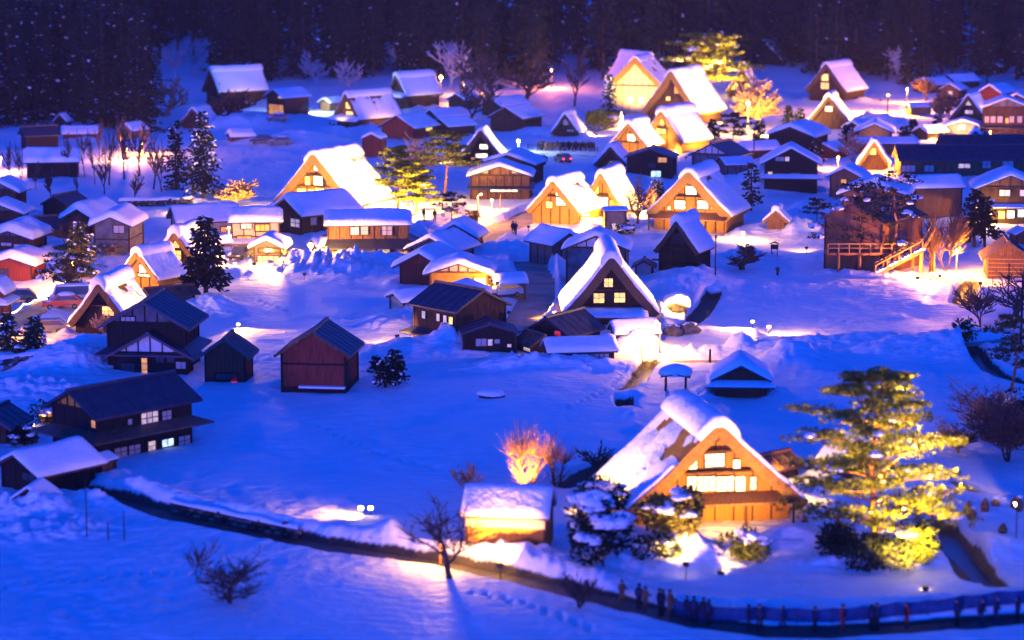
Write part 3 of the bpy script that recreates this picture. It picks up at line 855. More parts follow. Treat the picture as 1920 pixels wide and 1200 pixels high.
gassho('orange-lit gable with thick snow ridge in the centre of the tiered group', 1268, 290, 100, 110, 24, 84, 36, wall='wood_gold', snow=(.26, .34, 1.3), wins=[(1238, 230, 16, 13, PY), (1240, 246, 17, 9, PY)], ledges=(238,), flood='f2.2 R7')
gassho('smallest orange-lit gable at the front of the tiered group', 1193, 304, 80, 90, 30, 76, 24, wall='wood_gold', snow=(.26, .36, 1.1), wins=[(1184, 258, 15, 13, PWt)], ledges=(267,), flood='F3.2 R7')
gassho('dark steep-roofed house with three square yellow windows behind the lit bare tree', 1396, 186, 62, 75, 14, 60, 14, wall='wood_black', thatch='thatch_dark', snow=(.1, .2, .3), wins=[(1389, 146, 14, 11, PY), (1377, 162, 12, 11, PY), (1403, 162, 12, 11, PY)], studs=False)
gassho('farmhouse with violet snow roof and two stacked yellow windows below the temple roof', 1568, 193, 88, 100, 22, 76, 32, wall='wood_dark', thatch='thatch_dark', snow=(.2, .28, .6), wins=[(1547, 145, 13, 13, PY), (1547, 161, 15, 12, PY)], flood='R.45', studs=False)
gassho('small farmhouse with one dim window and a shining right roof edge by the lit street', 1557, 243, 78, 75, 18, 66, 14, wall='wood_dark', thatch='thatch_dark', snow=(.24, .34, .9), wins=[(1554, 204, 14, 10, PP)], flood='R7', studs=False)
gassho('brown farmhouse with two pale windows at the far right of the village', 1822, 238, 74, 70, 14, 62, 24, wall='wood_dark', thatch='thatch_dark', snow=(.2, .26, .5), wins=[(1817, 193, 13, 9, PP), (1817, 210, 15, 7, PP)], flood='R.8', studs=False)
gassho('tiny thatched hut with snowy roof and a grey shutter left of the yellow bush', 1066, 257, 56, 55, 8, 46, 16, wall='wood_dark', thatch='thatch_dark', snow=(.35, .4, .8), wins=[(1061, 229, 10, 11, SH), (1070, 245, 14, 4, SH)], name='thatched_hut', cat='hut', studs=False)
gassho('tiny thatched hut with a yellow window among the dark-roofed houses', 1638, 318, 62, 50, 10, 56, 8, wall='wood_dark', thatch='thatch', snow=(.4, .45, .8), wins=[(1637, 284, 11, 12, PY)], name='thatched_hut', cat='hut', studs=False, flood='f.12')
gassho('dark little gable with blue snow edges above the long navy roof', 1828, 290, 62, 50, 12, 48, 10, wall='wood_dark', thatch='thatch_dark', snow=(.3, .35, .5), name='thatched_hut', cat='hut', studs=False)
gassho('snow-smothered thatched hut with rounded roof between the shops', 1150, 318, 66, 60, 10, 46, 14, wall='wood_dark', thatch='thatch_dark', snow=(.5, .5, .4), name='thatched_hut', cat='hut', studs=False)
gassho('faint farmhouse roof edged with pink snow among bare trees under the cedars', 376, 243, 60, 70, 10, 42, 18, wall='wood_dark', thatch='thatch_dark', snow=(.2, .2, .3), studs=False)
gassho('blue-shadowed farmhouse half hidden behind the temple hall', 1192, 178, 80, 100, 20, 78, -30, wall='wood_dark', thatch='thatch_dark', snow=(.3, .3, .6), studs=False)
gassho('dark thatched farmhouse beside the parked cars with white-lit roof edges and one yellow window', 214, 634, 128, 150, 26, 108, 12, wall='wood_black', thatch='thatch_dark', snow=(.32, .32, 1.1), patch=(0, .12),
       wins=[(203, 583, 22, 17, PY)], flood='L12 R4', studs=False, ledges=(573,))
gassho('farmhouse with golden thatch gable and long streaked roof beside the dark conifer', 288, 549, 108, 92, 26, 79, 34, wall='wood_gold', snow=(.3, .2, .9), patch=(0, .3), wins=[(268, 505, 13, 16, PWt), (270, 516, 22, 5, PWt)], flood='F3 L3', studs=True)
gassho('farmhouse with two bright yellow windows behind the dark conifer', 352, 524, 104, 110, 30, 92, 18, wall='wood_dark', snow=(.5, .4, 1.2), wins=[(331, 457, 11, 15, PY), (331, 478, 18, 16, PY), (354, 481, 8, 10, PY)], flood='R1.6 L1.2', studs=False)
gassho('unlit thatched storehouse with a fat snow cap standing alone on the blue snow', 1283, 520, 92, 95, 48, 110, 24, wall='wood_black', thatch='thatch_dark', snow=(.15, .35, 1.1), patch=(.3, 0), wins=[(1270, 447, 22, 16, GD), (1262, 505, 16, 12, GD), (1290, 505, 12, 12, GD)], ledges=(466, 490), name='thatched_storehouse', cat='storehouse', studs=True)
gassho('thatched garden hut with a snow cap by the violet snow heap', 1457, 437, 52, 44, 22, 46, 14, wall='wood_mid', snow=(.25, .3, .9), name='thatched_hut', cat='hut', studs=False, flood='R.12', wallw=.62)
gassho('small bright snow-roofed hut glimpsed behind the golden pine', 1590, 905, 100, 80, 30, 85, -28, wall='wood_mid', snow=(.4, .4, .4), name='thatched_hut', cat='hut', studs=False, flood='L.8')

# ================= near left houses
a = house('dark two-storey house with black tiled gables and an orange-lit doorway', 290, 700, 142, 130, 98, 40, 6, wall='wood_black', roof='metal_dark', snow=0, over=.9, gable='plaster_grey', skirt=[(52, 12, 1.1, 0)], frame='wood_black',
          wins=[('f', (240, 598, 26, 8, SH))])
b = house('wing', 288, 703, 138, 42, 44, 38, 6, wall='wood_black', roof='metal_dark', snow=0, over=.9, gable='plaster_white', frame='wood_black',
          wins=[('f', (271, 687, 11, 32, PO, 'door')), ('f', (340, 685, 20, 13, SH)), ('f', (300, 675, 16, 10, GD)), ('f', (320, 675, 14, 10, GD)), ('f', (240, 690, 26, 18, GD))])
absorb(a, b)
house('small dark brown shed right of the two-storey house with the orange doorway', 430, 720, 74, 70, 62, 26, 5, wall='wood_red', roof='metal_brown', snow=0, over=.6, name='shed', cat='shed', frame='wood_black', studs=False,
      wins=[('f', (425, 706, 40, 11, GD)), ('f', (439, 712, 12, 14, PR, 'door'))], planks=True, base='wood_black')
a = house('maroon gabled shed standing alone on the blue snow field', 601, 742, 120, 128, 86, 38, 7, wall='wood_red', roof='metal_dark', snow=0, over=.6, name='shed', cat='shed', frame='wood_black', studs=False, base='wood_black', belt=.72, trim='wood_mid')
p = pick(a, 1, -3.2, 605, 728)
bar('eave_board', 'wood_black', a, (p.x, -120 / scale(at(601, 742)) / 2 - .45, p.z), (4.3, .8, .1))
bar('eave_snow', 'roof_snow', a, (p.x, -120 / scale(at(601, 742)) / 2 - .45, p.z + .14), (4.2, .8, .17))
a = house('large dark house with navy roof and bluish-white lit ground floor on the left', 232, 866, 132, 225, 98, 34, 43, wall='wood_black', roof='metal_dark', snow=0, over=.75, gable='plaster_ochre', frame='wood_black', skirt=[(60, 13, 1.4, 0, 'metal_brown')], flood='',
          wins=[('r', (243, 791, 9, 11, SH)), ('r', (280, 783, 32, 21, PP)), ('r', (312, 780, 18, 20, SH)), ('r', (226, 848, 24, 18, SH)), ('r', (252, 843, 22, 18, SH)), ('r', (284, 836, 14, 18, PP)), ('r', (314, 830, 22, 14, PC)), ('r', (345, 826, 22, 18, SH)), ('f', (207, 781, 10, 6, PO)), ('f', (203, 801, 9, 14, PO))])
house('snow-roofed dark shed in front of the navy-roofed house', 92, 928, 108, 130, 50, 26, 40, wall='wood_black', roof='metal_brown', snow=.28, over=.7, name='shed', cat='shed', frame='wood_black', wins=[('r', (145, 878, 13, 16, GD)), ('f', (54, 895, 24, 14, GD))])
house('low dark lean-to with a peaked snowy roof at the lower left edge', 66, 957, 62, 60, 26, 22, 8, wall='wood_black', roof='metal_brown', snow=.12, over=.4, name='shed', cat='shed', frame='wood_black', studs=False)
house('dark wooden shed cut by the left edge beside the navy-roofed house', -4, 832, 62, 70, 46, 18, 12, wall='wood_dark', roof='metal_dark', snow=0, over=.9, name='shed', cat='shed', planks=True)
house('pale porch shed joined to the lower end of the navy-roofed house', 188, 890, 38, 40, 28, 8, 30, wall='wood_mid', roof='metal_brown', snow=.1, over=.2, name='shed', cat='shed', studs=False)

# ================= left middle
house('grey plaster house with a small shuttered window and blue snow roof', 224, 476, 66, 105, 58, 14, 6, wall='plaster_grey', roof='metal_dark', snow=.7, over=.55, studs=False, belt=.5, wins=[('f', (223, 430, 20, 14, SH))])
house('house with a broad blue snow slab behind the grey plaster house', 172, 440, 64, 100, 32, 18, 18, wall='wood_dark', roof='metal_dark', snow=.7, over=.5, studs=False)
house('dark shed with bare black roof at the left of the snow-slab house', 124, 408, 50, 70, 28, 14, 24, wall='wood_black', roof='metal_dark', snow=0, over=.4, name='shed', cat='shed', studs=False)
house('dark barn with a long snow roof among the pink-lit birches', 100, 336, 60, 92, 36, 14, 82, wall='wood_black', roof='metal_dark', snow=.6, over=.5, name='barn', cat='barn', studs=False)
house('black hut with bare roof high on the left snowfield', 75, 280, 44, 58, 30, 12, 66, wall='wood_black', roof='metal_dark', snow=0, over=.6, name='hut', cat='hut', studs=False)
house('narrow dark hut beneath the left cedar grove', 118, 250, 22, 26, 26, 12, 10, wall='wood_black', roof='metal_dark', snow=.1, over=.3, name='hut', cat='hut', studs=False)
house('timbered house with sagging snow roof at the left edge above the red shed', 36, 476, 74, 90, 34, 12, 10, wall='wood_dark', roof='metal_dark', snow=.8, over=.7, gable='plaster_grey', wins=[('f', (38, 463, 24, 10, SH)), ('f', (12, 458, 20, 6, SH))])
house('red-lit wooden shed with thick curling snow roof at the left edge', 36, 526, 76, 80, 34, 12, 8, wall='wood_red', roof='metal_dark', snow=.75, over=.7, name='shed', cat='shed', planks=True, wins=[('f', (8, 512, 16, 16, GD))])
house('dark timber house with snowy roof at the upper left edge', 8, 400, 66, 60, 46, 16, 6, wall='wood_dark', roof='metal_dark', snow=.4, over=.7, gable='plaster_grey', wins=[('f', (18, 375, 10, 5, PP))])
house('low timber house with thin snowy eave below the upper left one', 4, 430, 84, 60, 36, 16, 4, wall='wood_dark', roof='metal_dark', snow=.3, over=.8, gable='plaster_grey', skirt=[(20, 6, 1.4, .0)])
house('long dark roof house between the left snow roofs', 92, 445, 60, 90, 18, 18, 60, wall='wood_dark', roof='metal_dark', snow=0, over=.5, studs=False)
house('orange-lit stacked wooden house cut by the left edge near the blue car', -2, 596, 30, 50, 54, 12, 6, wall='wood_red', roof='metal_dark', snow=.5, over=.5, skirt=[(34, 5, .8, .35)], studs=False)
a = house('cream upper-storey house with a flat blue snow roof beside the star-bright lamp', 480, 474, 62, 88, 62, 12, 84, wall='plaster_cream', roof='metal_dark', snow=.6, over=.4, skirt=[(28, 5, 1.5, .1, 'metal_rust')], belt=.52,
          wins=[('r', (492, 427, 26, 12, PO)), ('r', (462, 424, 20, 10, PP)), ('r', (458, 452, 26, 18, PO)), ('r', (495, 458, 20, 16, GD))])
house('house with black ridge and snow patch behind the conifer', 384, 440, 70, 110, 30, 22, 70, wall='plaster_cream', roof='metal_dark', snow=.12, over=.6, studs=False, wins=[('r', (425, 430, 22, 10, PO))])
house('small gabled shed with rounded snow roof in front of the starburst lamp', 507, 497, 50, 52, 38, 12, 6, wall='wood_grey', roof='metal_dark', snow=.55, over=.6, name='shed', cat='shed', wins=[('f', (505, 470, 40, 7, GD)), ('f', (503, 487, 40, 14, SH))])
house('black gabled house with broad snow roof below the dazzling farmhouse', 592, 442, 92, 130, 44, 26, 48, wall='wood_black', roof='metal_dark', snow=.5, over=.6, trim='wood_light',
      wins=[('f', (554, 418, 17, 15, PP)), ('r', (588, 415, 12, 14, SH)), ('r', (612, 410, 8, 16, PP)), ('r', (628, 406, 10, 16, SH)), ('r', (640, 402, 8, 16, SH))])
house('long two-storey shop with snow roof and navy lower roof along the rough snow bank', 690, 482, 88, 150, 64, 14, 86, wall='wood_mid', roof='metal_dark', snow=.5, over=.4, skirt=[(36, 14, 1.8, 0, 'metal_dark')], belt=.45,
      wins=[('r', (665, 433, 16, 14, PP)), ('r', (683, 432, 14, 16, SH)), ('r', (725, 432, 20, 18, SH)), ('r', (640, 471, 18, 12, SH)), ('r', (668, 471, 16, 12, GD)), ('r', (695, 471, 16, 12, SH)), ('r', (722, 471, 18, 12, PP)), ('r', (748, 471, 14, 12, SH))])
house('little annex with a tilted snow roof at the right end of the long shop', 770, 468, 40, 46, 16, 20, 66, wall='wood_dark', roof='metal_dark', snow=.35, over=.4, name='annex', cat='shed', studs=False)
house('ochre-lit entrance shed under the starburst lamp', 612, 484, 34, 40, 26, 10, 60, wall='plaster_ochre', roof='metal_dark', snow=.3, over=.6, name='shed', cat='shed', studs=False)
house('brown annex with a dull metal roof behind the farmhouse by the cars', 318, 575, 46, 80, 26, 8, 62, wall='wood_grey', roof='metal_rust', snow=0, over=.6, name='annex', cat='shed', studs=False)

# ================= centre cluster
house('backmost of the stacked snow roofs in the centre, cream gable and brown side', 862, 470, 72, 60, 32, 20, 14, wall='wood_mid', roof='metal_dark', snow=.45, over=.6, gable='plaster_cream', studs=False)
house('grey-gabled shed with a long snow roof second in the central stack', 830, 494, 84, 90, 30, 20, 24, wall='plaster_grey', roof='metal_dark', snow=.4, over=.7, name='shed', cat='shed', studs=False)
house('dark red barn with drooping snow roof left of the yellow house', 805, 538, 80, 100, 44, 22, 16, wall='wood_red', roof='metal_dark', snow=.5, over=.8, name='barn', cat='barn', studs=False, planks=True)
house('yellow ochre house with a cream gable and snow roof', 864, 556, 106, 80, 48, 18, 4, wall='plaster_ochre', roof='metal_brown', snow=.55, over=.7, gable='plaster_cream', studs=False, wins=[('f', (900, 527, 22, 13, PP))], frame='wood_mid', flood='')
house('low cream shed with a snow roof in front of the dark red barn', 772, 596, 70, 58, 34, 10, 66, wall='plaster_cream', roof='metal_dark', snow=.35, over=.4, name='shed', cat='shed', studs=False)
house('pale gabled garage between the yellow house and the navy-roofed house', 868, 590, 84, 60, 40, 16, 12, wall='plaster_cream', roof='metal_rust', snow=.3, over=.5, name='garage', cat='garage', studs=False)
a = house('two-storey house with bare navy roof and bluish lit shopfront', 862, 660, 122, 122, 84, 30, -42, wall='wood_dark', roof='metal_dark', snow=0, over=.5, skirt=[(38, 10, 1.1, 0)], studs=False,
          wins=[('l', (795, 590, 7, 14, PP)), ('l', (822, 595, 7, 14, PP)), ('l', (835, 598, 7, 14, PP)), ('l', (846, 601, 8, 14, PY)), ('l', (803, 631, 18, 16, GD)), ('l', (818, 634, 24, 11, PC))])
house('dark lean-to house with a row of small windows below the navy roof', 915, 670, 98, 70, 50, 16, -6, wall='wood_black', roof='metal_dark', snow=0, over=.3, studs=False, wins=[('f', (902, 642, 20, 14, SH)), ('f', (919, 642, 9, 12, PP)), ('f', (932, 640, 10, 8, SH)), ('f', (955, 648, 8, 6, PP))])
house('wooden shed with smooth blue snow roof left of the grey house', 1040, 496, 62, 70, 44, 16, -36, wall='wood_grey', roof='metal_dark', snow=.5, over=.6, name='shed', cat='shed', wins=[('f', (1044, 478, 14, 40, GD, 'door'))])
house('plain grey plaster house behind the three-window farmhouse', 1120, 540, 110, 70, 78, 24, 6, wall='plaster_grey', roof='metal_dark', snow=.4, over=.5, gable='plaster_white', studs=False, trim='wood_mid')
house('tiny dark-roofed shed right of the three-window farmhouse', 1208, 526, 30, 30, 32, 8, 6, wall='shoji_dim', roof='metal_dark', snow=0, over=.5, name='shed', cat='shed', studs=False)
house('dark house with a wide bare roof left of the three-window farmhouse', 1058, 655, 84, 110, 34, 26, 34, wall='wood_black', roof='metal_dark', snow=0, over=.6, studs=False, wins=[('f', (1046, 625, 12, 9, PR))])
house('low dark shed with sloping roof and one lit pane beside the lean-to house', 1004, 668, 50, 56, 26, 14, -30, wall='wood_black', roof='metal_brown', snow=0, over=.4, name='shed', cat='shed', studs=False, wins=[('l', (992, 655, 14, 9, PP))])
house('long low black shed with a snow roof and lattice strip', 1086, 684, 56, 118, 30, 14, 80, wall='wood_black', roof='metal_dark', snow=.35, over=.4, name='shed', cat='shed', studs=False, wins=[('r', (1114, 668, 56, 8, SH)), ])
house('lamp-lit wooden store with snow roof beside the street lamp', 1188, 652, 56, 72, 32, 14, 80, wall='wood_light', roof='metal_dark', snow=.3, over=.4, name='store', cat='storehouse', planks=True, flood='')
house('small kiosk with a block of snow on its roof right of the three-window farmhouse', 1268, 589, 34, 24, 20, 5, 4, wall='wood_grey', roof='metal_brown', snow=.75, over=.45, name='kiosk', cat='kiosk', studs=False, bulge=.08, wins=[('f', (1268, 580, 16, 8, GD))])
house('snow-roofed barn with a lean-to snow ledge behind the glowing farmhouse', 1388, 742, 92, 75, 38, 24, 4, wall='wood_dark', roof='metal_dark', snow=.5, over=.5, name='barn', cat='barn', planks=True, skirt=[(27, 5, .8, .25)])
house('brown metal-roofed shed tucked behind the right side of the glowing farmhouse', 1450, 905, 60, 62, 34, 16, 50, wall='wood_dark', roof='metal_rust', snow=0, over=.5, name='shed', cat='shed', studs=False)
house('flat-roofed stone store with a lit niche between the twin farmhouses', 1152, 434, 34, 38, 42, 4, 84, wall='concrete', roof='metal_rust', snow=.05, over=.3, name='store', cat='storehouse', studs=False, wins=[('r', (1153, 426, 12, 14, PP, 'door'))])
house('snow-topped carport with a pale wall right of the yellow house', 955, 560, 44, 52, 32, 6, 82, wall='plaster_grey', roof='metal_dark', snow=.5, over=.3, name='carport', cat='carport', studs=False)

# orange plank shed: eave towards the camera
a = house('orange lamp-lit plank shed with a snow roof near the glowing farmhouse', 955, 1044, 104, 148, 84, 40, -82, wall='wood_gold', roof='metal_brown', snow=.17, over=.25, name='plank_shed', cat='shed', planks=True, studs=False, trim='plaster_cream')
S0_ = scale(at(955, 1044))
bar('fascia_panel', 'plaster_cream', a, (-104 / S0_ / 2 - .10, 0, 70 / S0_), (.06, 150 / S0_, 24 / S0_))

# ================= back centre and right
a = house('brown wooden shop with snow roof and a lit strip window', 940, 377, 110, 80, 50, 18, 3, wall='wood_mid', roof='metal_dark', snow=.45, over=.5, skirt=[(30, 4, .6, 0)], gable='wood_mid', wins=[('f', (945, 357, 50, 5, PWt)), ('f', (905, 322, 20, 6, SH)), ('f', (970, 322, 20, 6, SH))])
house('second snowy gable rising behind the brown wooden shop', 962, 345, 96, 70, 40, 16, 16, wall='wood_dark', roof='metal_dark', snow=.4, over=.5, studs=False)
house('lamp-lit two-storey house with red-orange ground floor near the cool floodlight', 540, 218, 46, 60, 38, 12, 44, wall='wood_red', roof='metal_dark', snow=.25, over=.6, wins=[('f', (536, 183, 10, 5, PP)), ('f', (540, 207, 30, 18, PO)), ('r', (590, 195, 10, 12, GD))], studs=False)
house('low yellow-lit shed left of the dim long-roofed farmhouse', 622, 207, 26, 34, 16, 6, 40, wall='wood_light', roof='metal_dark', snow=.4, over=.4, name='shed', cat='shed', studs=False)
house('plain maroon shed with a snow lump roof behind the orange-lit tree', 702, 296, 34, 34, 38, 8, 14, wall='wood_red', roof='metal_brown', snow=.4, over=.2, name='shed', cat='shed', studs=False)
house('house with a dark bare roof and one lit window beside the dim long-roofed farmhouse', 768, 262, 70, 80, 26, 20, 30, wall='wood_red', roof='metal_brown', snow=.04, over=.6, wins=[('r', (804, 240, 12, 10, PY))], studs=False)
house('low shed with half-melted snow roof below the cedars right of the dim farmhouses', 838, 232, 48, 70, 14, 12, 54, wall='wood_dark', roof='metal_dark', snow=.25, over=.4, name='shed', cat='shed', studs=False)
house('dark shed in the lane left of the little glowing farmhouse', 850, 256, 50, 60, 22, 12, 50, wall='wood_dark', roof='metal_dark', snow=.1, over=.5, name='shed', cat='shed', studs=False)
house('dark brown house with low wide roof below the bare trees', 968, 248, 64, 80, 30, 18, 28, wall='wood_dark', roof='metal_brown', snow=.08, over=.6, studs=False)
house('snowy dark house behind the low wide-roofed one', 948, 220, 50, 70, 24, 12, 46, wall='wood_dark', roof='metal_dark', snow=.25, over=.5, studs=False)
house('dark house with a blue roof between the tiered gables and the grid-walled house', 1222, 336, 84, 70, 44, 14, 10, wall='wood_black', roof='metal_dark', snow=0, over=.5, studs=False, wins=[('f', (1242, 300, 16, 9, PO)), ('f', (1222, 310, 12, 8, GD)), ('f', (1230, 326, 18, 11, PC))])
house('grid-walled white timber house with dark roof', 1350, 335, 78, 80, 46, 20, 28, wall='plaster_grey', roof='metal_dark', snow=0, over=.6, gable='plaster_white', wins=[('r', (1378, 303, 20, 12, GD)), ('f', (1335, 305, 18, 10, SH))])
house('low grey wall house right of the grid-walled one', 1378, 340, 60, 50, 34, 10, 76, wall='plaster_grey', roof='metal_dark', snow=.06, over=.4)
a = house('big dark house with snow-edged gable beside the lit street', 1482, 364, 96, 80, 62, 26, 6, wall='wood_black', roof='metal_dark', snow=.3, over=.7, wins=[('f', (1462, 298, 16, 8, SH)), ('f', (1476, 298, 8, 8, PP)), ('f', (1492, 328, 18, 7, SH)), ('f', (1512, 332, 12, 8, SH)), ('f', (1444, 326, 8, 8, PY))], skirt=[(38, 6, .9, .1)], studs=False)
house('house with a smooth blue snow roof behind the big dark house', 1496, 285, 86, 90, 32, 16, 24, wall='wood_black', roof='metal_dark', snow=.6, over=.6, studs=False)
house('red-roofed lamp-lit house behind the big dark house', 1556, 300, 50, 40, 20, 10, 40, wall='wood_red', roof='metal_rust', snow=.2, over=.4, studs=False)
house('snow-roofed house with an orange-lit gable on the street bend', 1640, 266, 60, 55, 22, 13, 10, wall='wood_light', roof='metal_dark', snow=.5, over=.7, flood='f.12', studs=False)
house('long low house with dark roof behind the yellow-windowed hut', 1660, 292, 36, 108, 26, 8, 86, wall='wood_mid', roof='metal_dark', snow=.05, over=.4, studs=False)
house('orange open hut by the bright street corner', 1722, 218, 22, 38, 20, 4, 78, wall='wood_light', roof='metal_dark', snow=.2, over=.5, name='hut', cat='hut', studs=False, wins=[('r', (1718, 210, 14, 10, GD))])
a = house('timber-framed white-panelled house at the far right edge', 1884, 262, 82, 70, 62, 16, 8, wall='wood_dark', roof='metal_dark', snow=.3, over=.5, gable='plaster_grey', skirt=[(28, 4, .8, 0)],
          wins=[('f', (1848, 224, 9, 12, SH)), ('f', (1862, 224, 9, 12, SH)), ('f', (1875, 224, 10, 12, SH)), ('f', (1888, 226, 6, 9, PO)), ('f', (1897, 224, 9, 12, SH)), ('f', (1912, 224, 9, 12, SH)), ('f', (1880, 252, 22, 8, GD))], studs=False)
house('white-walled low house below the brown far-right farmhouse', 1806, 258, 64, 50, 22, 10, 12, wall='plaster_cream', roof='metal_dark', snow=.35, over=.6, wins=[('f', (1803, 239, 14, 10, PWt))], studs=False)
house('pink snow-roofed house on the slope at the upper right', 1868, 190, 40, 60, 18, 12, 34, wall='wood_red', roof='metal_dark', snow=.4, over=.5, wins=[('r', (1898, 170, 8, 9, PY))], studs=False)
house('dark flat house on the slope under the right forest', 1800, 168, 40, 56, 16, 10, 60, wall='wood_dark', roof='metal_dark', snow=.2, over=.4, studs=False)
house('small snow-roofed house high under the right forest', 1862, 140, 40, 44, 14, 10, 30, wall='wood_dark', roof='metal_dark', snow=.4, over=.4, studs=False)
house('long dark lodge with navy roof under the snow-edged roof, right side', 1800, 328, 60, 235, 34, 20, 88, wall='wood_mid', roof='metal_dark', snow=0, over=.6, wins=[('r', (1700, 316, 26, 12, SH)), ('r', (1742, 316, 18, 12, SH)), ('r', (1808, 311, 22, 8, PP)), ('r', (1850, 308, 16, 15, SH)), ('r', (1890, 308, 20, 12, SH))], studs=False)
house('navy-roofed house with a frost-white ridge behind the long dark lodge', 1842, 305, 50, 160, 30, 20, 86, wall='wood_dark', roof='metal_dark', snow=0, over=.5, studs=False)
house('snow-roofed house with yellow lit veranda at the right edge', 1888, 418, 118, 90, 68, 24, 6, wall='wood_dark', roof='metal_dark', snow=.5, over=.7, gable='wood_mid', skirt=[(36, 5, .9, .1)],
      wins=[('f', (1884, 362, 20, 12, PP)), ('f', (1918, 362, 12, 12, PP)), ('f', (1878, 403, 12, 14, PY)), ('f', (1895, 402, 14, 14, PWt)), ('f', (1914, 400, 12, 14, PC))], studs=False)
a = house('slat-walled orange shed by the street lamp at the right edge', 1885, 522, 74, 70, 46, 26, 6, wall='wood_mid', roof='metal_brown', snow=0, over=.7, name='shed', cat='shed', planks=True, frame='wood_light', flood='')
for k in range(1, 6):
    S0_ = scale(at(1885, 522)); bar('rail', 'wood_light', a, (0, -70 / S0_ / 2 - .09, 46 / S0_ * k / 6), (74 / S0_, .06, .10))
house('tiny dark shed behind the slat-walled orange shed', 1915, 455, 30, 34, 20, 8, -10, wall='wood_mid', roof='metal_dark', snow=.05, over=.4, name='shed', cat='shed', studs=False)
house('dark garden hut between the bare orange tree and the twin pines', 1806, 455, 26, 26, 26, 8, 8, wall='wood_black', roof='metal_brown', snow=.3, over=.3, name='hut', cat='hut', studs=False)
house('big blue temple roof standing above the houses against the forest', 1645, 138, 74, 110, 32, 56, 48, wall='wood_dark', roof='metal_dark', snow=0, over=1.2, name='temple', cat='temple', studs=False)
house('hip-roofed blue hall between the lit pine and the forest', 1442, 124, 62, 60, 14, 30, 24, wall='wood_black', roof='metal_dark', snow=.25, over=1.0, name='hall', cat='temple', studs=False)
house('dark house with a brown roof tucked under the right cedars beside the temple roof', 1748, 176, 44, 56, 18, 10, 50, wall='wood_dark', roof='metal_brown', snow=.12, over=.5, studs=False)
house('small brown-walled house with one lit pane left of the sloping pink roof', 1788, 186, 34, 40, 20, 9, 30, wall='wood_mid', roof='metal_dark', snow=.2, over=.5, wins=[('f', (1782, 174, 8, 7, PP))], studs=False)
house('dark snowy-roofed house squeezed against the right edge above the white-panelled one', 1910, 206, 40, 50, 20, 10, 20, wall='wood_dark', roof='metal_dark', snow=.3, over=.5, studs=False, wins=[('f', (1906, 196, 7, 6, PY))])
house('dark house with snowy roof between the shining-edged farmhouse and the street bend', 1612, 255, 36, 44, 18, 9, 40, wall='wood_dark', roof='metal_dark', snow=.3, over=.5, studs=False)
house('low dark row house behind the grid-walled white house', 1420, 300, 40, 66, 22, 10, 70, wall='wood_dark', roof='metal_dark', snow=.3, over=.5, studs=False)
house('dark two-storey house with snow roof in the gap above the terraced building', 1590, 372, 56, 50, 44, 14, 22, wall='wood_brown', roof='metal_dark', snow=.35, over=.5, studs=False, wins=[('f', (1582, 340, 10, 8, PO))])
house('small snow-roofed shed on the lane below the white-walled low house', 1745, 262, 36, 44, 16, 8, 60, wall='wood_dark', roof='metal_dark', snow=.35, over=.4, name='shed', cat='shed', studs=False)
house('navy-roofed shed between the far-right houses and the long dark lodge', 1880, 290, 50, 90, 22, 12, 80, wall='wood_dark', roof='metal_dark', snow=0, over=.5, name='shed', cat='shed', studs=False)
house('dark shed right of the two unlit farmhouses under the cedars', 872, 205, 40, 44, 20, 9, 40, wall='wood_dark', roof='metal_dark', snow=.25, over=.4, name='shed', cat='shed', studs=False)
house('faint blue roof at the forest edge above the pink glow', 1118, 110, 50, 70, 12, 14, 66, wall='wood_black', roof='metal_dark', snow=.3, over=.5, studs=False)
house('small snow roof under the trees left of the pink glow', 1010, 140, 30, 40, 10, 8, 40, wall='wood_black', roof='metal_dark', snow=.3, over=.5, name='hut', cat='hut', studs=False)
house('dark fire-lit hut among the left birches', 250, 262, 30, 40, 20, 10, 30, wall='wood_light', roof='metal_brown', snow=.3, over=.4, name='hut', cat='hut', studs=False)
house('reddish low barn below the left cedar grove', 150, 262, 26, 60, 14, 8, 80, wall='wood_red', roof='metal_dark', snow=.5, over=.4, name='barn', cat='barn', studs=False)
house('small snow-topped hut with a brown wall by the snow heap under the birches', 452, 268, 30, 40, 14, 6, 70, wall='wood_mid', roof='metal_dark', snow=.6, over=.4, name='hut', cat='hut', studs=False)

# ================= museum-like building with outside stairs on the right
S0_ = scale(at(1640, 512))
a = house('large brown terraced building with outside stairs behind dark pines', 1636, 512, 122, 150, 100, 30, 38, wall='wood_brown', roof='metal_brown', snow=0, over=.5, name='terrace_building', cat='building', studs=False, wins=[('r', (1690, 445, 20, 20, GD))])
b = house('wing', 1640, 446, 116, 80, 84, 22, 14, wall='wood_brown', roof='metal_dark', snow=.5, over=.6, studs=False, skirt=[(30, 6, 1.4, .2, 'metal_rust')], wins=[('f', (1630, 365, 20, 10, GD))])
c_ = house('wing', 1750, 410, 50, 90, 62, 14, 80, wall='wood_brown', roof='metal_dark', snow=.4, over=.4, studs=False)
absorb(a, b, c_)
M_ = Matrix.Translation(a.location) @ a.rotation_euler.to_matrix().to_4x4(); MI = M_.inverted()
def wall_at(px, py, y): # point on a vertical plane at depth y, seen at a pixel
    d = ray(px, py); t = y / d.y; return CAMP + d * t
DY = at(1640, 512).y - .6
def wbar(name, m, p, q, th):
    mb = MB(); p, q = MI @ p, MI @ q; mb.tube(p, q, th, th, 4); return mb.build(name, m, a)
dl, dr = wall_at(1552, 474, DY), wall_at(1712, 474, DY)
mb = MB(); n_ = MI @ dl; e_ = MI @ dr
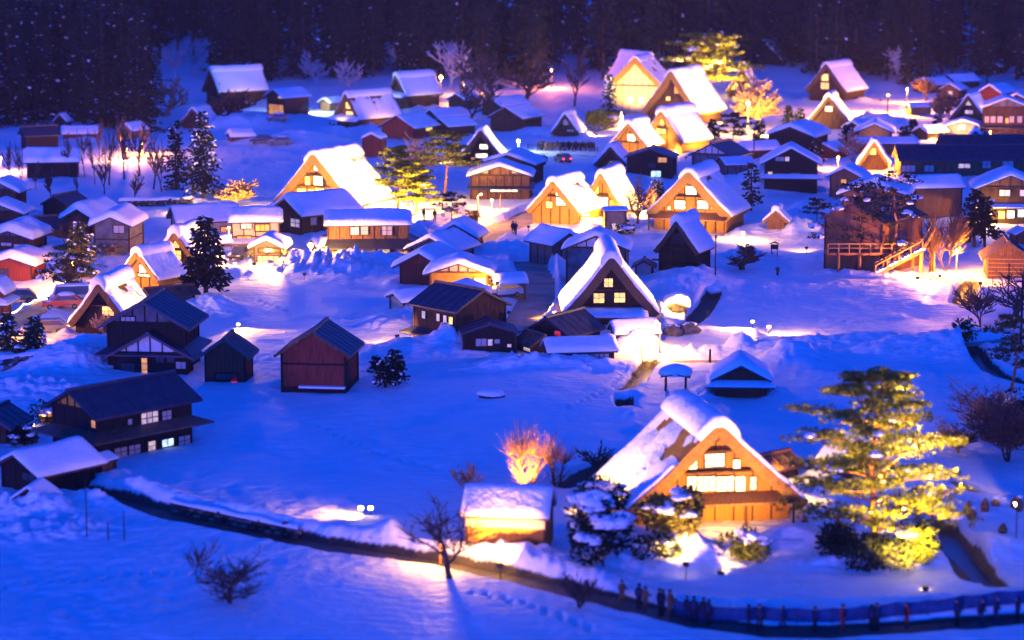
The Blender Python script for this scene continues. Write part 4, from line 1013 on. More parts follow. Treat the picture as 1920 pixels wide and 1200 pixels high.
for P0, P1 in ((dl, dr),):
    vs = []
    for dz in (-.3, 0):
        for P, dy in ((P0, 0), (P1, 0), (P1, 3.0), (P0, 3.0)): vs.append(MI @ (P + Vector((0, dy, dz))))
    mb.add(vs, [(0, 1, 2, 3), (4, 5, 6, 7), (0, 1, 5, 4), (1, 2, 6, 5), (2, 3, 7, 6), (3, 0, 4, 7)])
mb.build('deck', 'wood_brown', a)
wbar('handrail', 'wood_light', dl + Vector((0, 0, 1.05)), dr + Vector((0, 0, 1.05)), .08); wbar('handrail', 'wood_light', dl + Vector((0, 0, .55)), dr + Vector((0, 0, .55)), .05)
for k in range(9):
    p = dl.lerp(dr, k / 8); wbar('rail_post', 'wood_light', p, p + Vector((0, 0, 1.05)), .08)
    if k in (1, 3, 6, 8): g_ = p.copy(); g_.z = -.3; wbar('deck_post', 'wood_brown', g_, p, .18)
s0, s1 = wall_at(1640, 512, DY - 1.4), wall_at(1728, 466, DY - 1.4)
s2 = wall_at(1752, 430, DY + 1.2)
for k in range(16):
    p = s0.lerp(s1, k / 15); q = MI @ p
    bar('step', 'roof_snow' if k % 4 else 'concrete', a, q, (.55, 1.5, .22), a.rotation_euler.z * -1)
for dy in (-.75, .75):
    o_ = Vector((0, dy, 0)); wbar('stringer', 'wood_brown', s0 + o_ - Vector((0, 0, .25)), s1 + o_ - Vector((0, 0, .25)), .2)
    wbar('handrail', 'wood_light', s0 + o_ + Vector((0, 0, 1)), s1 + o_ + Vector((0, 0, 1)), .09)
    for k in range(5): p = s0.lerp(s1, k / 4) + o_; wbar('rail_post', 'wood_light', p, p + Vector((0, 0, 1)), .07)
wbar('stringer', 'wood_light', s1, s2, .35); wbar('handrail', 'wood_light', s1 + Vector((0, 0, 1)), s2 + Vector((0, 0, 1)), .09)
for p in (s1, s2): g_ = p.copy(); g_.z = -.3; wbar('deck_post', 'wood_light', g_, p, .22)

# well roof on posts behind the glowing farmhouse
c = ground(1267, 728); S0_ = scale(c)
t = thing('well_shelter', 'little open well shelter with a thick snow cushion above the glowing roof', 'shelter', c, 6)
zt = 26 / S0_
for sx_ in (-.9, .9):
    for sy_ in (-.7, .7): bar('post', 'wood_black', t, (sx_, sy_, zt / 2 - .2), (.16, .16, zt + .3))
mb = MB(); mb.prism([(-1.35, zt), (0, zt + .45), (1.35, zt), (0, zt + .3)], -1.2, 1.2); rf = mb.build('roof', 'wood_black', t)
mb = MB(); mb.blob((0, 0, zt + .35), 1.5, 1.35, .75, 3, 16, 8, .1, -.35); mb.build('roof_snow', 'roof_snow', rf, True)

# ------------------------------------------------------------------ the snow sheet, once the roofs have shed their banks onto it
build_ground()
road('road', LOWER_ROAD, 1.25, 'asphalt', .02, .55)
road('road', MID_ROAD, 2.7, 'packed_road', .02, .3)
road('road', SIDE_ROAD, 2.1, 'packed_road', .02, .25)
road('road', WEST_ROAD, 2.1, 'packed_road', .02, .25)
road('road', FAR_ROAD, 1.9, 'packed_road', .02, .3)
road('path', EAST_PATH, .95, 'packed_road', .02, .4)
road('water', CREEK, .7, 'water', .06, 1.0)
road('water', EAST_CREEK, .9, 'water', .06, 1.0)
road('water', CORNER_DITCH, .9, 'water', .06, 1.0)

# ------------------------------------------------------------------ trees
def crown_arrays():
    return [], []
def leaf(vs, fs, c, d, s, w, rr):
    """one leaf-sized pointed blade starting at c along d"""
    d = d.normalized(); u = d.cross(Vector((rr.uniform(-1, 1), rr.uniform(-1, 1), rr.uniform(-.3, 1)))).normalized()
    b = len(vs); m = c + d * s * .55
    vs += [tuple(c), tuple(m + u * w), tuple(c + d * s), tuple(m - u * w)]
    fs.append((b, b + 1, b + 2, b + 3))

def cedar(seed, h, r, levels=26, per=7, base=.16, snow=.25, sz=.8, sl_=1.0):
    """upright conifer: trunk mesh, crown mesh, snow mesh"""
    rr = random.Random(seed); cv, cf, sv, sf = [], [], [], []
    for l in range(levels):
        f = l / (levels - 1); z = h * (base + (1 - base) * f)
        rad = r * (1 - f) ** .75 * rr.uniform(.7, 1.1) + .25
        for k in range(per if f < .8 else 4):
            a = rr.uniform(0, 6.28); L_ = rad * rr.uniform(.65, 1.15)
            dirv = Vector((math.cos(a), math.sin(a), -.32 + .5 * f))
            n = max(2, int(L_ / (sz * .8)))
            for i in range(n + 1):
                t = (i + .4) / (n + .4); p = Vector((0, 0, z)) + dirv * (L_ * t)
                for q in range(2):
                    d = Vector((math.cos(a + rr.uniform(-1.1, 1.1)), math.sin(a + rr.uniform(-1.1, 1.1)), rr.uniform(-.75, .15)))
                    leaf(cv, cf, p, d, sz * rr.uniform(.8, 1.5), sz * .32, rr)
                if rr.random() < snow * (t + .2):
                    d = Vector((math.cos(a + rr.uniform(-.5, .5)), math.sin(a), -.35))
                    leaf(sv, sf, p + Vector((0, 0, .16)), d, sz * rr.uniform(.7, 1.4) * sl_, sz * .36 * sl_, rr)
    t = MB(); t.tube((0, 0, -.5), (0, 0, h * .6), r * .085 + .08, r * .05 + .05, 6); t.tube((0, 0, h * .6), (0, 0, h * .97), r * .05 + .05, .03, 5)
    return t, (cv, cf), (sv, sf)

SNOWLEAF = 1.0
def mk(name, arr, m):
    b = MB(); b.v, b.f = arr[0], arr[1]
    return b.mesh(name, m)

def conifer_proto(seed, h, r, mcrown='needle_dark', mtrunk='bark', msnow='roof_snow', **kw):
    clumps = kw.pop('clumps', 0)
    t, c, s = cedar(seed, h, r, **kw)
    b = MB(); b.v, b.f = s; rr = random.Random(seed)
    for k in range(clumps):
        z = h * rr.uniform(.2, .85); a = rr.uniform(0, 6.28); q = r * (1 - z / h) ** .75 * rr.uniform(.6, .95)
        b.blob((q * math.cos(a), q * math.sin(a), z), rr.uniform(.4, .9), rr.uniform(.4, .9), rr.uniform(.25, .5), seed + k, 7, 5, .4, -.5)
    return t.mesh('trunk', mtrunk), mk('crown', c, mcrown), (mk('snow', s, msnow) if s[1] else None)

def plant(proto, name, label, cat, loc, yaw=0, s=1.0, group=None):
    e = thing(name, label, cat, loc, yaw, group); e.scale = s if hasattr(s, '__len__') else (s, s, s)
    link('trunk', proto[0], e)
    c = link('crown', proto[1], e)
    if len(proto) > 2 and proto[2]: tag(link('snow', proto[2], c), kind='stuff')
    return e

rnd.seed(11)
CED = [conifer_proto(100 + k, 25, 3.0 + .25 * (k % 3), levels=30, per=7, base=[.08, .14, .2, .3, .16][k], snow=[.018, .002, .03, .005, .01][k], sz=1.0, sl_=.85) for k in range(5)]
CEDS = [conifer_proto(140 + k, 26, 4.2, levels=34, per=9, base=.06, snow=.03, sz=.8, sl_=1.0) for k in range(2)]
FL = 'dark tall cedar in the forest wall at the top of the picture'
FG = 'cedars of the forest wall above the village'
nf = 0
for row, (Y0, sp, jit) in enumerate(((588, 5.2, 5), (604, 5.0, 6), (624, 5.0, 7), (650, 5.2, 8))):
    x = -165.0
    while x < 165:
        xx = x + rnd.uniform(-1.8, 1.8); yy = Y0 + .05 * abs(xx) + rnd.uniform(-jit, jit) + (8 if -120 < xx < -75 else 0)
        x += sp * rnd.uniform(.75, 1.3)
        pxx = 960 + FPX * xx / yy
        if pxx < -90 or pxx > 2010: continue
        if row == 0 and (300 < pxx < 385 or 1060 < pxx < 1130): continue
        if row == 0 and (pxx > 1360 and pxx < 1480): yy += 14
        if nf >= 280: continue
        nf += 1
        plant(CED[rnd.randrange(5)], 'cedar_tree', FL, 'tree', (xx, yy, gz(xx, yy) - .3), rnd.uniform(0, 360), (rnd.uniform(.75, 1.35), rnd.uniform(.75, 1.35), rnd.uniform(.65, 1.3)), FG)
ORD = 'first second third fourth fifth sixth seventh eighth ninth tenth eleventh twelfth thirteenth fourteenth fifteenth sixteenth seventeenth eighteenth nineteenth twentieth'.split()
def ordinal(pts, i): return ORD[sorted(range(len(pts)), key=lambda k: (pts[k][0], pts[k][1])).index(i)]
# nearer cedars, left grove
GL_ = ((20, 235, 1.0), (70, 228, 1.1), (120, 222, 1.05), (160, 230, 1.0), (195, 240, 1.12), (232, 238, 1.05), (262, 246, .9), (-30, 240, 1.0), (100, 205, 1.2), (215, 205, 1.15), (150, 200, 1.1), (280, 215, .8), (40, 205, 1.15))
for i_, (px, py, s) in enumerate(GL_):
    g = ground(px, py, .3); plant(CEDS[rnd.randrange(2)], 'cedar_tree', ordinal(GL_, i_) + ' from the left among the big snow-flecked cedars of the left grove', 'tree', g, rnd.uniform(0, 360), s, 'cedars of the left grove')
GR_ = ((1705, 142, .9), (1730, 150, .85), (1765, 138, 1.0), (1830, 140, .9), (1905, 150, .8), (1790, 128, 1.0), (1880, 125, .95), (1925, 165, .75))
for i_, (px, py, s) in enumerate(GR_):
    g = ground(px, py, .3); plant(CED[rnd.randrange(3)], 'cedar_tree', ordinal(GR_, i_) + ' from the left among the dark cedars by the upper right houses', 'tree', g, rnd.uniform(0, 360), s, 'cedars by the upper right houses')
GM_ = ((905, 170, .8), (880, 150, .95), (985, 150, 1.0), (935, 140, 1.0), (1000, 165, .7))
for i_, (px, py, s) in enumerate(GM_):
    g = ground(px, py, .3); plant(CED[rnd.randrange(3)], 'cedar_tree', ordinal(GM_, i_) + ' from the left among the dark cedars behind the bare trees', 'tree', g, rnd.uniform(0, 360), s, 'cedars above the snowy sheds')

def conifer(label, px, py, hpx, rpx, seed, mcrown='needle_dark', snow=.2, levels=22, per=7, base=.1, sz=.5, name='conifer', **kw):
    g = ground(px, py, .25); S_ = scale(g)
    return plant(conifer_proto(seed, hpx / S_, rpx / S_, mcrown, levels=levels, per=per, base=base, snow=snow, sz=sz, **kw), name, label, 'tree', g, seed * 37 % 360)

conifer('dark conifer with a bare lower trunk beside the yellow-windowed farmhouse', 386, 556, 152, 44, 3, snow=.07, base=.2, sz=.6, levels=28, per=11)
conifer('snow-clumped dark spruce left of the pale lit tree, the broader of the pair', 382, 372, 165, 40, 4, snow=.35, base=.12, sz=.6, levels=26, per=9)
conifer('slim dark spruce left of the snow-clumped one', 330, 355, 130, 24, 5, snow=.15, base=.08, sz=.55, levels=24)
conifer('bushy snow-speckled conifer by the red-lit lamp in the left yard', 150, 520, 105, 46, 6, 'needle_mid', snow=.25, sz=.5, base=.1)
conifer('small dark conifer in the shadow by the blurred left edge trees', 65, 660, 66, 20, 7, 'needle_mid', snow=.2, sz=.4)
conifer('lone dusky conifer right of the floodlit twin farmhouses', 1408, 393, 92, 22, 8, 'needle_mid', snow=.12, base=.25, sz=.5, levels=12)
conifer('frosted conifer in front of the temple hall', 1142, 215, 78, 17, 9, 'needle_mid', snow=.5, sz=.5)
conifer('little dark conifer in front of the lit bare tree', 1478, 232, 36, 12, 10, snow=.05, sz=.5, levels=14)
conifer('frost-topped conifer between the two lit streets on the slope', 1232, 395, 60, 20, 12, 'needle_mid', snow=.5, sz=.5)
conifer('young dark conifer of the pair on the blue field, the taller right one', 741, 726, 72, 20, 13, snow=.03, sz=.32, levels=16, base=.3)
conifer('young dark conifer of the pair on the blue field, the shorter left one', 722, 730, 56, 15, 14, snow=.1, sz=.3, levels=14, base=.3)
conifer('spindly conifer stump left of the pair of young conifers', 707, 702, 32, 8, 15, snow=.4, sz=.3, levels=8, base=.4)
conifer('left stem of the twin dark pines beside the yellow veranda house', 1826, 462, 112, 28, 16, snow=.05, base=.35, sz=.5, levels=18)
conifer('right stem of the twin dark pines beside the yellow veranda house', 1846, 462, 98, 26, 17, snow=.05, base=.3, sz=.5, levels=18)
conifer('dark yard conifer at the far left bottom corner of the lit driveway', 14, 655, 70, 28, 18, 'needle_mid', snow=.25, sz=.4)

YC_ = ((1530, 306, 44, 14), (1588, 272, 40, 13), (1694, 268, 36, 12), (1757, 246, 34, 12), (1842, 270, 34, 11), (1912, 236, 40, 14), (1424, 268, 44, 14), (1336, 262, 40, 12), (1712, 250, 30, 10), (1500, 236, 34, 12), (1790, 300, 40, 13))
for i, (px, py, hp, rp) in enumerate(YC_):
    e = conifer(ordinal(YC_, i) + ' small dark conifer from the left among the crowded right-hand houses', px, py, hp, rp, 400 + i, snow=.12, sz=.5, levels=14, base=.06); e['group'] = 'small conifers among the right-hand houses'

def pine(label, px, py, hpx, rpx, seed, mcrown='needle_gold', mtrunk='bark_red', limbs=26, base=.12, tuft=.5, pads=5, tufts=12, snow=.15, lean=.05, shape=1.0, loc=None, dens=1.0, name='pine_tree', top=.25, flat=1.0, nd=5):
    g = ground(px, py, .3) if loc is None else loc; S_ = scale(g); h, r = hpx / S_, rpx / S_
    rr = random.Random(seed); t = MB(); cv, cf, sv, sf = [], [], [], []
    e = thing(name, label, 'tree', g)
    pts = [Vector((lean * h * math.sin(k / 9 * 3.3) + rr.uniform(-.03, .03) * r, rr.uniform(-.03, .03) * r, h * .97 * k / 9)) for k in range(10)]
    rad = [max(.045 * h * (1 - k / 9.6) * .55, .035) for k in range(10)]
    t.path(pts, rad, 7)
    lm = MB()
    for l in range(limbs):
        f = base + (1 - base) * (l + .5) / limbs; k = min(int(f * 9), 8); p0 = pts[k].lerp(pts[k + 1], f * 9 - k)
        a = l * 2.4 + rr.uniform(-.4, .4); ff = (f - base) / (1 - base)
        prof = (1 - ff) ** .65 * shape + top * (1 - abs(ff - .5)) * .6 + .12
        L_ = r * prof * rr.uniform(.72, 1.12)
        up = .10 + (.55 if loc is None and nd == 5 else .95) * ff ** 1.3
        q0 = p0; d = Vector((math.cos(a), math.sin(a), up)); seg = []
        for i in range(4):
            q1 = q0 + Vector((d.x + rr.uniform(-.2, .2), d.y + rr.uniform(-.2, .2), up * (1 - i * .28) + rr.uniform(-.08, .08))) * (L_ / 4)
            lm.tube(q0, q1, max(.02, rad[k] * .38 * (1 - i * .22)), max(.015, rad[k] * .38 * (1 - (i + 1) * .22)), 4, False); seg.append((q0, q1)); q0 = q1
        for pd in range(pads):
            i = rr.choice((1, 2, 2, 3, 3, 3)); c0 = seg[i][0].lerp(seg[i][1], rr.random())
            off = Vector((rr.uniform(-1, 1), rr.uniform(-1, 1), .1)) * (L_ * .26); c = c0 + off
            lm.tube(c0, c, .02, .012, 3, False)
            R_ = L_ * .20 + tuft * .45
            for q in range(int(tufts * dens)):
                ang = rr.uniform(0, 6.28); ra = R_ * math.sqrt(rr.random())
                cc = c + Vector((math.cos(ang) * ra, math.sin(ang) * ra, rr.uniform(-.12, .22) * R_ * flat + .05))
                for b in range(nd):
                    dd = Vector((math.cos(ang + rr.uniform(-1.4, 1.4)), math.sin(ang + rr.uniform(-1.4, 1.4)), rr.uniform(-.1, 1.0)))
                    leaf(cv, cf, cc, dd, tuft * rr.uniform(.6, 1.1), tuft * (.13 if nd == 5 else .075), rr)
                if rr.random() < snow * .18:
                    for b in range(2): leaf(sv, sf, cc + Vector((0, 0, tuft * .3)), Vector((rr.uniform(-1, 1), rr.uniform(-1, 1), rr.uniform(-.2, .2))), tuft * .7, tuft * .28, rr)
        if snow and rr.random() < snow * 2.2:
            i = rr.choice((1, 2, 3)); c = seg[i][1] + Vector((0, 0, .25 * tuft)); SNB.blob(c, L_ * .14 + .1, L_ * .12 + .1, .16 + .05 * tuft, seed + l, 8, 5, .4, -.4) if False else SBL.append((c, L_ * (.13 if nd == 5 else .085) + .1, seed + l))
    t.v, t.f = t.v, t.f
    link('trunk', t.mesh('trunk', mtrunk, True), e)
    cr = link('crown', mk('crown', (cv, cf), mcrown), e); link('limb', lm.mesh('limb', mtrunk), cr)
    sb = MB(); sb.v, sb.f = sv, sf
    for c, r_, s_ in SBL: sb.blob(c, r_, r_ * .9, r_ * .45 + .05, s_, 8, 5, .4, -.4)
    SBL.clear()
    if sb.f: tag(link('snow', sb.mesh('snow', 'roof_snow'), cr), kind='stuff')
    return e
SBL = []

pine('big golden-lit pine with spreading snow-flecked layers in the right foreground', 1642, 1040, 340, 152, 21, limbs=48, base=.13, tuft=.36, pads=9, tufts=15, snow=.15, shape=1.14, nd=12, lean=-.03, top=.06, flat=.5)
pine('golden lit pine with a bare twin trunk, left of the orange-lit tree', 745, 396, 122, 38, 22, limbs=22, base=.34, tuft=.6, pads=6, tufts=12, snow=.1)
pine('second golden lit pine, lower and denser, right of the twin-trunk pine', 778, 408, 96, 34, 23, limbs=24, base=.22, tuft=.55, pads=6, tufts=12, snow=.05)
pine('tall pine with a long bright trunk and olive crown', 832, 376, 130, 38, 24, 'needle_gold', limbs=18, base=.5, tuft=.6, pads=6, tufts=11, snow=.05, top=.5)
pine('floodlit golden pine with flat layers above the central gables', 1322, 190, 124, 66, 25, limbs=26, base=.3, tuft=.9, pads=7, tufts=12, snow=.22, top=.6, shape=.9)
pine('dark sprawling pine in front of the terraced building, the left one', 1605, 510, 170, 78, 26, 'needle_dark', 'bark', limbs=18, base=.32, tuft=.5, pads=4, tufts=7, snow=.12, top=.5)
pine('snow-clumped dark pine with a red trunk before the terraced building', 1668, 512, 190, 66, 27, 'needle_dark', 'bark_red', limbs=12, base=.55, tuft=.5, pads=4, tufts=7, snow=.5, top=.7, shape=.7)
pine('small twisted pine on the pink snow heap', 1530, 420, 46, 26, 28, 'needle_dark', 'bark', limbs=10, base=.3, tuft=.5, pads=3, tufts=6, snow=.05)
pine('low dark garden pine by the lamp-lit road', 845, 418, 52, 30, 29, 'needle_dark', 'bark', limbs=12, base=.25, tuft=.5, pads=3, tufts=7, snow=.15)
pine('green-brown pine at the right edge beside the curved creek', 1895, 740, 150, 52, 30, 'needle_mid', 'bark_red', limbs=16, base=.35, tuft=.45, pads=5, tufts=9, snow=.03, top=.5)
pine('dusty brown-green pine in front of the central lit gables', 1373, 265, 52, 30, 31, 'needle_mid', 'bark', limbs=12, base=.2, tuft=.7, pads=4, tufts=8, snow=.1)
pine('frosty pine by the red-lit shed driveway', 122, 562, 112, 44, 32, 'needle_mid', 'bark', limbs=14, base=.3, tuft=.5, pads=4, tufts=7, snow=.4)

def bare(label, px, py, hpx, rpx, seed, m='twig', depth=5, spread=.55, trunk=.05, name='bare_tree', fork=3, low=.3, twist=.25, up=.25, mb_only=False, snow=False, stems=1):
    g = ground(px, py, .25); S_ = scale(g); h, r = hpx / S_, rpx / S_
    rr = random.Random(seed); T, B = MB(), MB()
    minr = (.95 if m == 'twig_pale' else .85) / S_
    def grow(p, d, L_, rad, dep):
        q = p; n = 2 if dep > 1 else 1; mids = []
        for i in range(n):
            d = (d + Vector((rr.uniform(-1, 1), rr.uniform(-1, 1), rr.uniform(-.25, .5) * up * 2)) * twist).normalized()
            q2 = q + d * (L_ / n); (T if dep == depth else B).tube(q, q2, max(rad * (1 - .13 * i), minr), max(rad * (.87 - .13 * i), minr * .8), 5 if dep > 3 else 3, False); q = q2; mids.append(q)
        if dep <= 0: return
        nk = fork + 1
        a0 = rr.uniform(0, 6.28)
        for k in range(nk):
            a = a0 + 6.283 * k / nk + rr.uniform(-.6, .6); s_ = spread * rr.uniform(.8, 1.5)
            if k == 0:
                grow(q, (d + Vector((rr.uniform(-.3, .3), rr.uniform(-.3, .3), up * .4)) * (spread + .3)).normalized(), L_ * rr.uniform(.78, .95), rad * .72, dep - 1)
            else:
                nd = (d * .75 + Vector((math.cos(a) * s_, math.sin(a) * s_, up * rr.uniform(-.3, .7)))).normalized()
                grow(p.lerp(q, rr.uniform(.45, 1) if dep == depth else rr.uniform(.2, 1)), nd, L_ * rr.uniform(.6, .9), rad * rr.uniform(.5, .65), dep - 1)
    for s_ in range(stems):
        d0 = Vector((rr.uniform(-.12, .12), rr.uniform(-.12, .12), 1)) if stems == 1 else Vector((rr.uniform(-.4, .4), rr.uniform(-.3, .3), 1)).normalized()
        grow(Vector((0, 0, 0)), d0, h * (.24 if stems == 1 else .3), trunk * h * (1 if stems == 1 else .6), depth)
    zs = [v[2] for v in B.v]; xs = sorted([abs(v[0]) for v in B.v] + [abs(v[1]) for v in B.v])
    fz = h / max(max(zs), .1); fx = min(max(r / max(xs[int(len(xs) * .97)], .05), .4), 2.5)
    for M_ in (T, B): M_.v = [(x * fx, y * fx, z * fz) for x, y, z in M_.v]
    e = thing(name, label, 'tree' if name != 'bare_shrub' else 'shrub', g)
    T.build('trunk', m if m != 'twig' else 'bark', e); B.build('crown', m, e)
    return e

bare('bare spreading tree with crooked dark limbs left of the orange plank shed', 845, 1086, 165, 84, 41, depth=5, spread=.85, trunk=.035, twist=.32, up=.12, fork=2)
def pollard(label, px, py, hpx, rpx, seed, m, n=150):
    g = ground(px, py, .25); S_ = scale(g); h, r = hpx / S_, rpx / S_; rr = random.Random(seed); T, B = MB(), MB(); mr = .5 / S_
    knobs = []
    for k in range(3):
        a = k * 2.1 + rr.uniform(-.3, .3); b0 = Vector((math.cos(a) * r * .12, math.sin(a) * r * .12, 0)); p = b0
        for i in range(4):
            q = p + Vector((math.cos(a) * r * .09 + rr.uniform(-.05, .05) * r, math.sin(a) * r * .09, h * .125)); T.tube(p, q, .05 * r * (1.5 - i * .2), .05 * r * (1.3 - i * .2), 6, False); p = q; knobs.append(q)
        for i in range(3):
            q = p + Vector((rr.uniform(-1, 1), rr.uniform(-1, 1), .4)) * r * .3; T.tube(p, q, .05 * r, .04 * r, 5, False); knobs += [q, q]
    for k in range(n):
        p = rr.choice(knobs); d = Vector((rr.gauss(0, 1.0), rr.gauss(0, 1.0), rr.uniform(-.1, 1.1))).normalized(); L_ = h * rr.uniform(.18, .46) * (.55 + .45 * max(d.z, 0))
        q = p
        for i in range(3):
            d = (d + Vector((rr.uniform(-.3, .3), rr.uniform(-.3, .3), .28))).normalized(); q2 = q + d * L_ / 3; B.tube(q, q2, mr * (1.2 - .2 * i), mr * (1.0 - .2 * i), 3, False)
            dd = (d + Vector((rr.uniform(-.7, .7), rr.uniform(-.7, .7), .1))).normalized(); B.tube(q2, q2 + dd * L_ * .35, mr * .8, mr * .6, 3, False); q = q2
    e = thing('pollarded_tree', label, 'tree', g); T.build('trunk', 'bark' if m == 'twig' else m, e); B.build('crown', m, e); return e
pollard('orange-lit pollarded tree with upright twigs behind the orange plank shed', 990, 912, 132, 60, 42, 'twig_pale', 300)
pollard('dark pollarded tree close to the right of the orange-lit one', 1042, 905, 112, 34, 43, 'twig', 150)
bare('bare grey tree with a broken limb between pollards and the glowing roof', 1118, 888, 75, 34, 44, depth=5, spread=.6, trunk=.04, up=.3, fork=2)
bare('pale leafless saplings rising above the orange shed roof', 880, 918, 58, 30, 45, 'twig_pale', depth=3, spread=.3, trunk=.02, up=.8, stems=4, fork=2, name='bare_shrub')
bare('dark leafless shrub by the road bend under the snow-laden bush', 1085, 1138, 80, 32, 46, depth=4, spread=.35, trunk=.02, up=.7, stems=5, fork=2, name='bare_shrub')
bare('dark round-headed little tree blurred on the lower left snow', 432, 1132, 118, 66, 47, depth=5, spread=.8, trunk=.05, up=.05, fork=2, stems=2, twist=.4)
bare('pale forked sapling left of the blurred little tree', 368, 1092, 84, 34, 48, 'twig', depth=3, spread=.3, trunk=.02, up=.9, stems=2, fork=2, name='bare_shrub')
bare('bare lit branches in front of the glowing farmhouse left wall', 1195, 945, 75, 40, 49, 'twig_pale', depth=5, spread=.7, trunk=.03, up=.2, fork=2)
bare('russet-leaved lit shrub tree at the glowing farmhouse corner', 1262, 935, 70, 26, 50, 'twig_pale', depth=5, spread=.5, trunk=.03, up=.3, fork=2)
bare('bare orange-lit tree with upright branches by the street lamp', 1775, 512, 155, 44, 51, 'twig', depth=6, spread=.42, trunk=.016, up=.6, fork=2, stems=2)
bare('slender bare tree left of the orange-lit street lamp tree', 1742, 512, 130, 30, 52, 'twig', depth=5, spread=.45, trunk=.03, up=.5, fork=2)
bare('leafless tree with thin forked crown at the right edge over the violet field', 1838, 612, 100, 48, 53, depth=5, spread=.6, trunk=.03, up=.3, fork=2, stems=2)
bare('dense bare tree at the right edge before the orange shed', 1900, 600, 120, 56, 54, depth=5, spread=.6, trunk=.04, up=.3, fork=2)
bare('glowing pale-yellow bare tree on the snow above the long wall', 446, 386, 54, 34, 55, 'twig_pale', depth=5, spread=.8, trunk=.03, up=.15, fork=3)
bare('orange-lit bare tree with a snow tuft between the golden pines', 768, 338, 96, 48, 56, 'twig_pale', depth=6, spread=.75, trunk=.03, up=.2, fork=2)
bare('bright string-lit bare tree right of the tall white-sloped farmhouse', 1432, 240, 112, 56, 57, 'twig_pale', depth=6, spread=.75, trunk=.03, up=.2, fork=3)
bare('bare dark tree between the twin farmhouses and the striped-roof farmhouse', 1195, 418, 100, 26, 58, depth=5, spread=.6, trunk=.03, up=.3, fork=2)
bare('tall thin bare tree on the blue slope above the yellow bush', 1077, 200, 120, 22, 59, depth=5, spread=.4, trunk=.03, up=.7, fork=2)
bare('wide bare tree with pale forked limbs in front of the central cedars', 930, 205, 130, 62, 60, 'twig', depth=5, spread=.7, trunk=.04, up=.25, fork=2)
bare('second bare tree right of the wide one below the cedars', 985, 195, 105, 44, 61, 'twig', depth=5, spread=.7, trunk=.04, up=.3, fork=2)
bare('bare tree reaching over the dark bare-roofed sheds', 880, 230, 90, 40, 62, 'twig', depth=5, spread=.6, trunk=.03, up=.3, fork=2)
bare('brown bare tree in front of the tiny-windowed farmhouse', 420, 232, 70, 46, 63, 'twig', depth=5, spread=.6, trunk=.04, up=.3, fork=3)
bare('pale forked bare tree with pink bark on the blue clearing', 316, 215, 80, 30, 64, 'twig_pale', depth=5, spread=.5, trunk=.05, up=.4, fork=2)
bare('bare frosty tree beside the red-lit shed', 128, 556, 120, 40, 65, 'twig', depth=5, spread=.5, trunk=.03, up=.3, fork=2)
bare('autumn-brown bushy tree between the long dark roof and the grey house', 150, 470, 72, 36, 66, 'twig', depth=5, spread=.6, trunk=.03, up=.3, fork=3)
bare('pale frosted shrub by the entrance of the tiled two-storey house', 200, 640, 50, 20, 67, 'twig_pale', depth=4, spread=.5, trunk=.02, up=.6, stems=4, fork=2, name='bare_shrub')
bare('leafless bush glowing orange by the yard behind the golden thatch gable', 205, 478, 26, 18, 68, 'twig_pale', depth=5, spread=.6, trunk=.04, up=.2, fork=3, name='bare_shrub')
bare('black gnarled shrub leaning on the blue snow by the lamp post', 1392, 505, 55, 30, 69, 'twig', depth=5, spread=.7, trunk=.07, up=.1, fork=2, name='bare_shrub')
bare('purple-brown bare trees above the dark thicket at the right edge', 1845, 830, 130, 70, 70, 'twig', depth=5, spread=.55, trunk=.02, up=.4, fork=2, stems=3)
bare('dark tangled thicket tree at the right edge by the white wall', 1890, 868, 150, 62, 71, 'twig', depth=5, spread=.6, trunk=.03, up=.3, fork=3, stems=3)
bare('fine bare shrub right of the golden pine on the blue field', 1800, 850, 80, 44, 72, 'twig', depth=5, spread=.6, trunk=.015, up=.3, fork=2, stems=3, name='bare_shrub')
bare('brown twiggy tree in front of the lit street behind the dark house', 1600, 330, 80, 26, 73, 'twig_pale', depth=5, spread=.5, trunk=.03, up=.4, fork=2)
bare('leafless lit shrub beside the glowing twin farmhouse', 1215, 400, 50, 20, 74, 'twig_pale', depth=5, spread=.6, trunk=.03, up=.3, fork=2, name='bare_shrub')
BL_ = ((178, 345, 110, 16), (160, 330, 95, 14), (205, 345, 130, 18), (233, 335, 140, 20), (262, 330, 110, 22), (196, 362, 70, 14), (252, 375, 60, 16), (288, 355, 120, 20), (304, 362, 95, 20), (360, 372, 80, 12), (130, 335, 90, 12), (68, 355, 60, 10), (95, 368, 60, 14), (42, 348, 90, 10), (22, 338, 80, 12), (146, 360, 40, 6), (222, 300, 90, 14), (272, 300, 80, 14), (185, 305, 90, 14), (240, 310, 70, 12))
for i, (px, py, hp, rp) in enumerate(BL_):
    e = bare(ordinal(BL_, i) + ' thin bare birch from the left in the pink-lit grove', px, py, hp, rp, 200 + i, 'twig', depth=4, spread=.42, trunk=.022, up=.6, fork=2, name='birch_tree'); e['group'] = 'bare birches of the left grove'
SL_ = ((1750, 225, 60, 18), (1780, 222, 64, 22), (1762, 235, 55, 18), (1800, 225, 52, 20), (1735, 190, 50, 20))
for i, (px, py, hp, rp) in enumerate(SL_):
    e = bare(ordinal(SL_, i) + ' bare russet tree from the left among the upper right huts', px, py, hp, rp, 240 + i, 'twig', depth=5, spread=.5, trunk=.02, up=.4, fork=2); e['group'] = 'bare trees of the upper right'

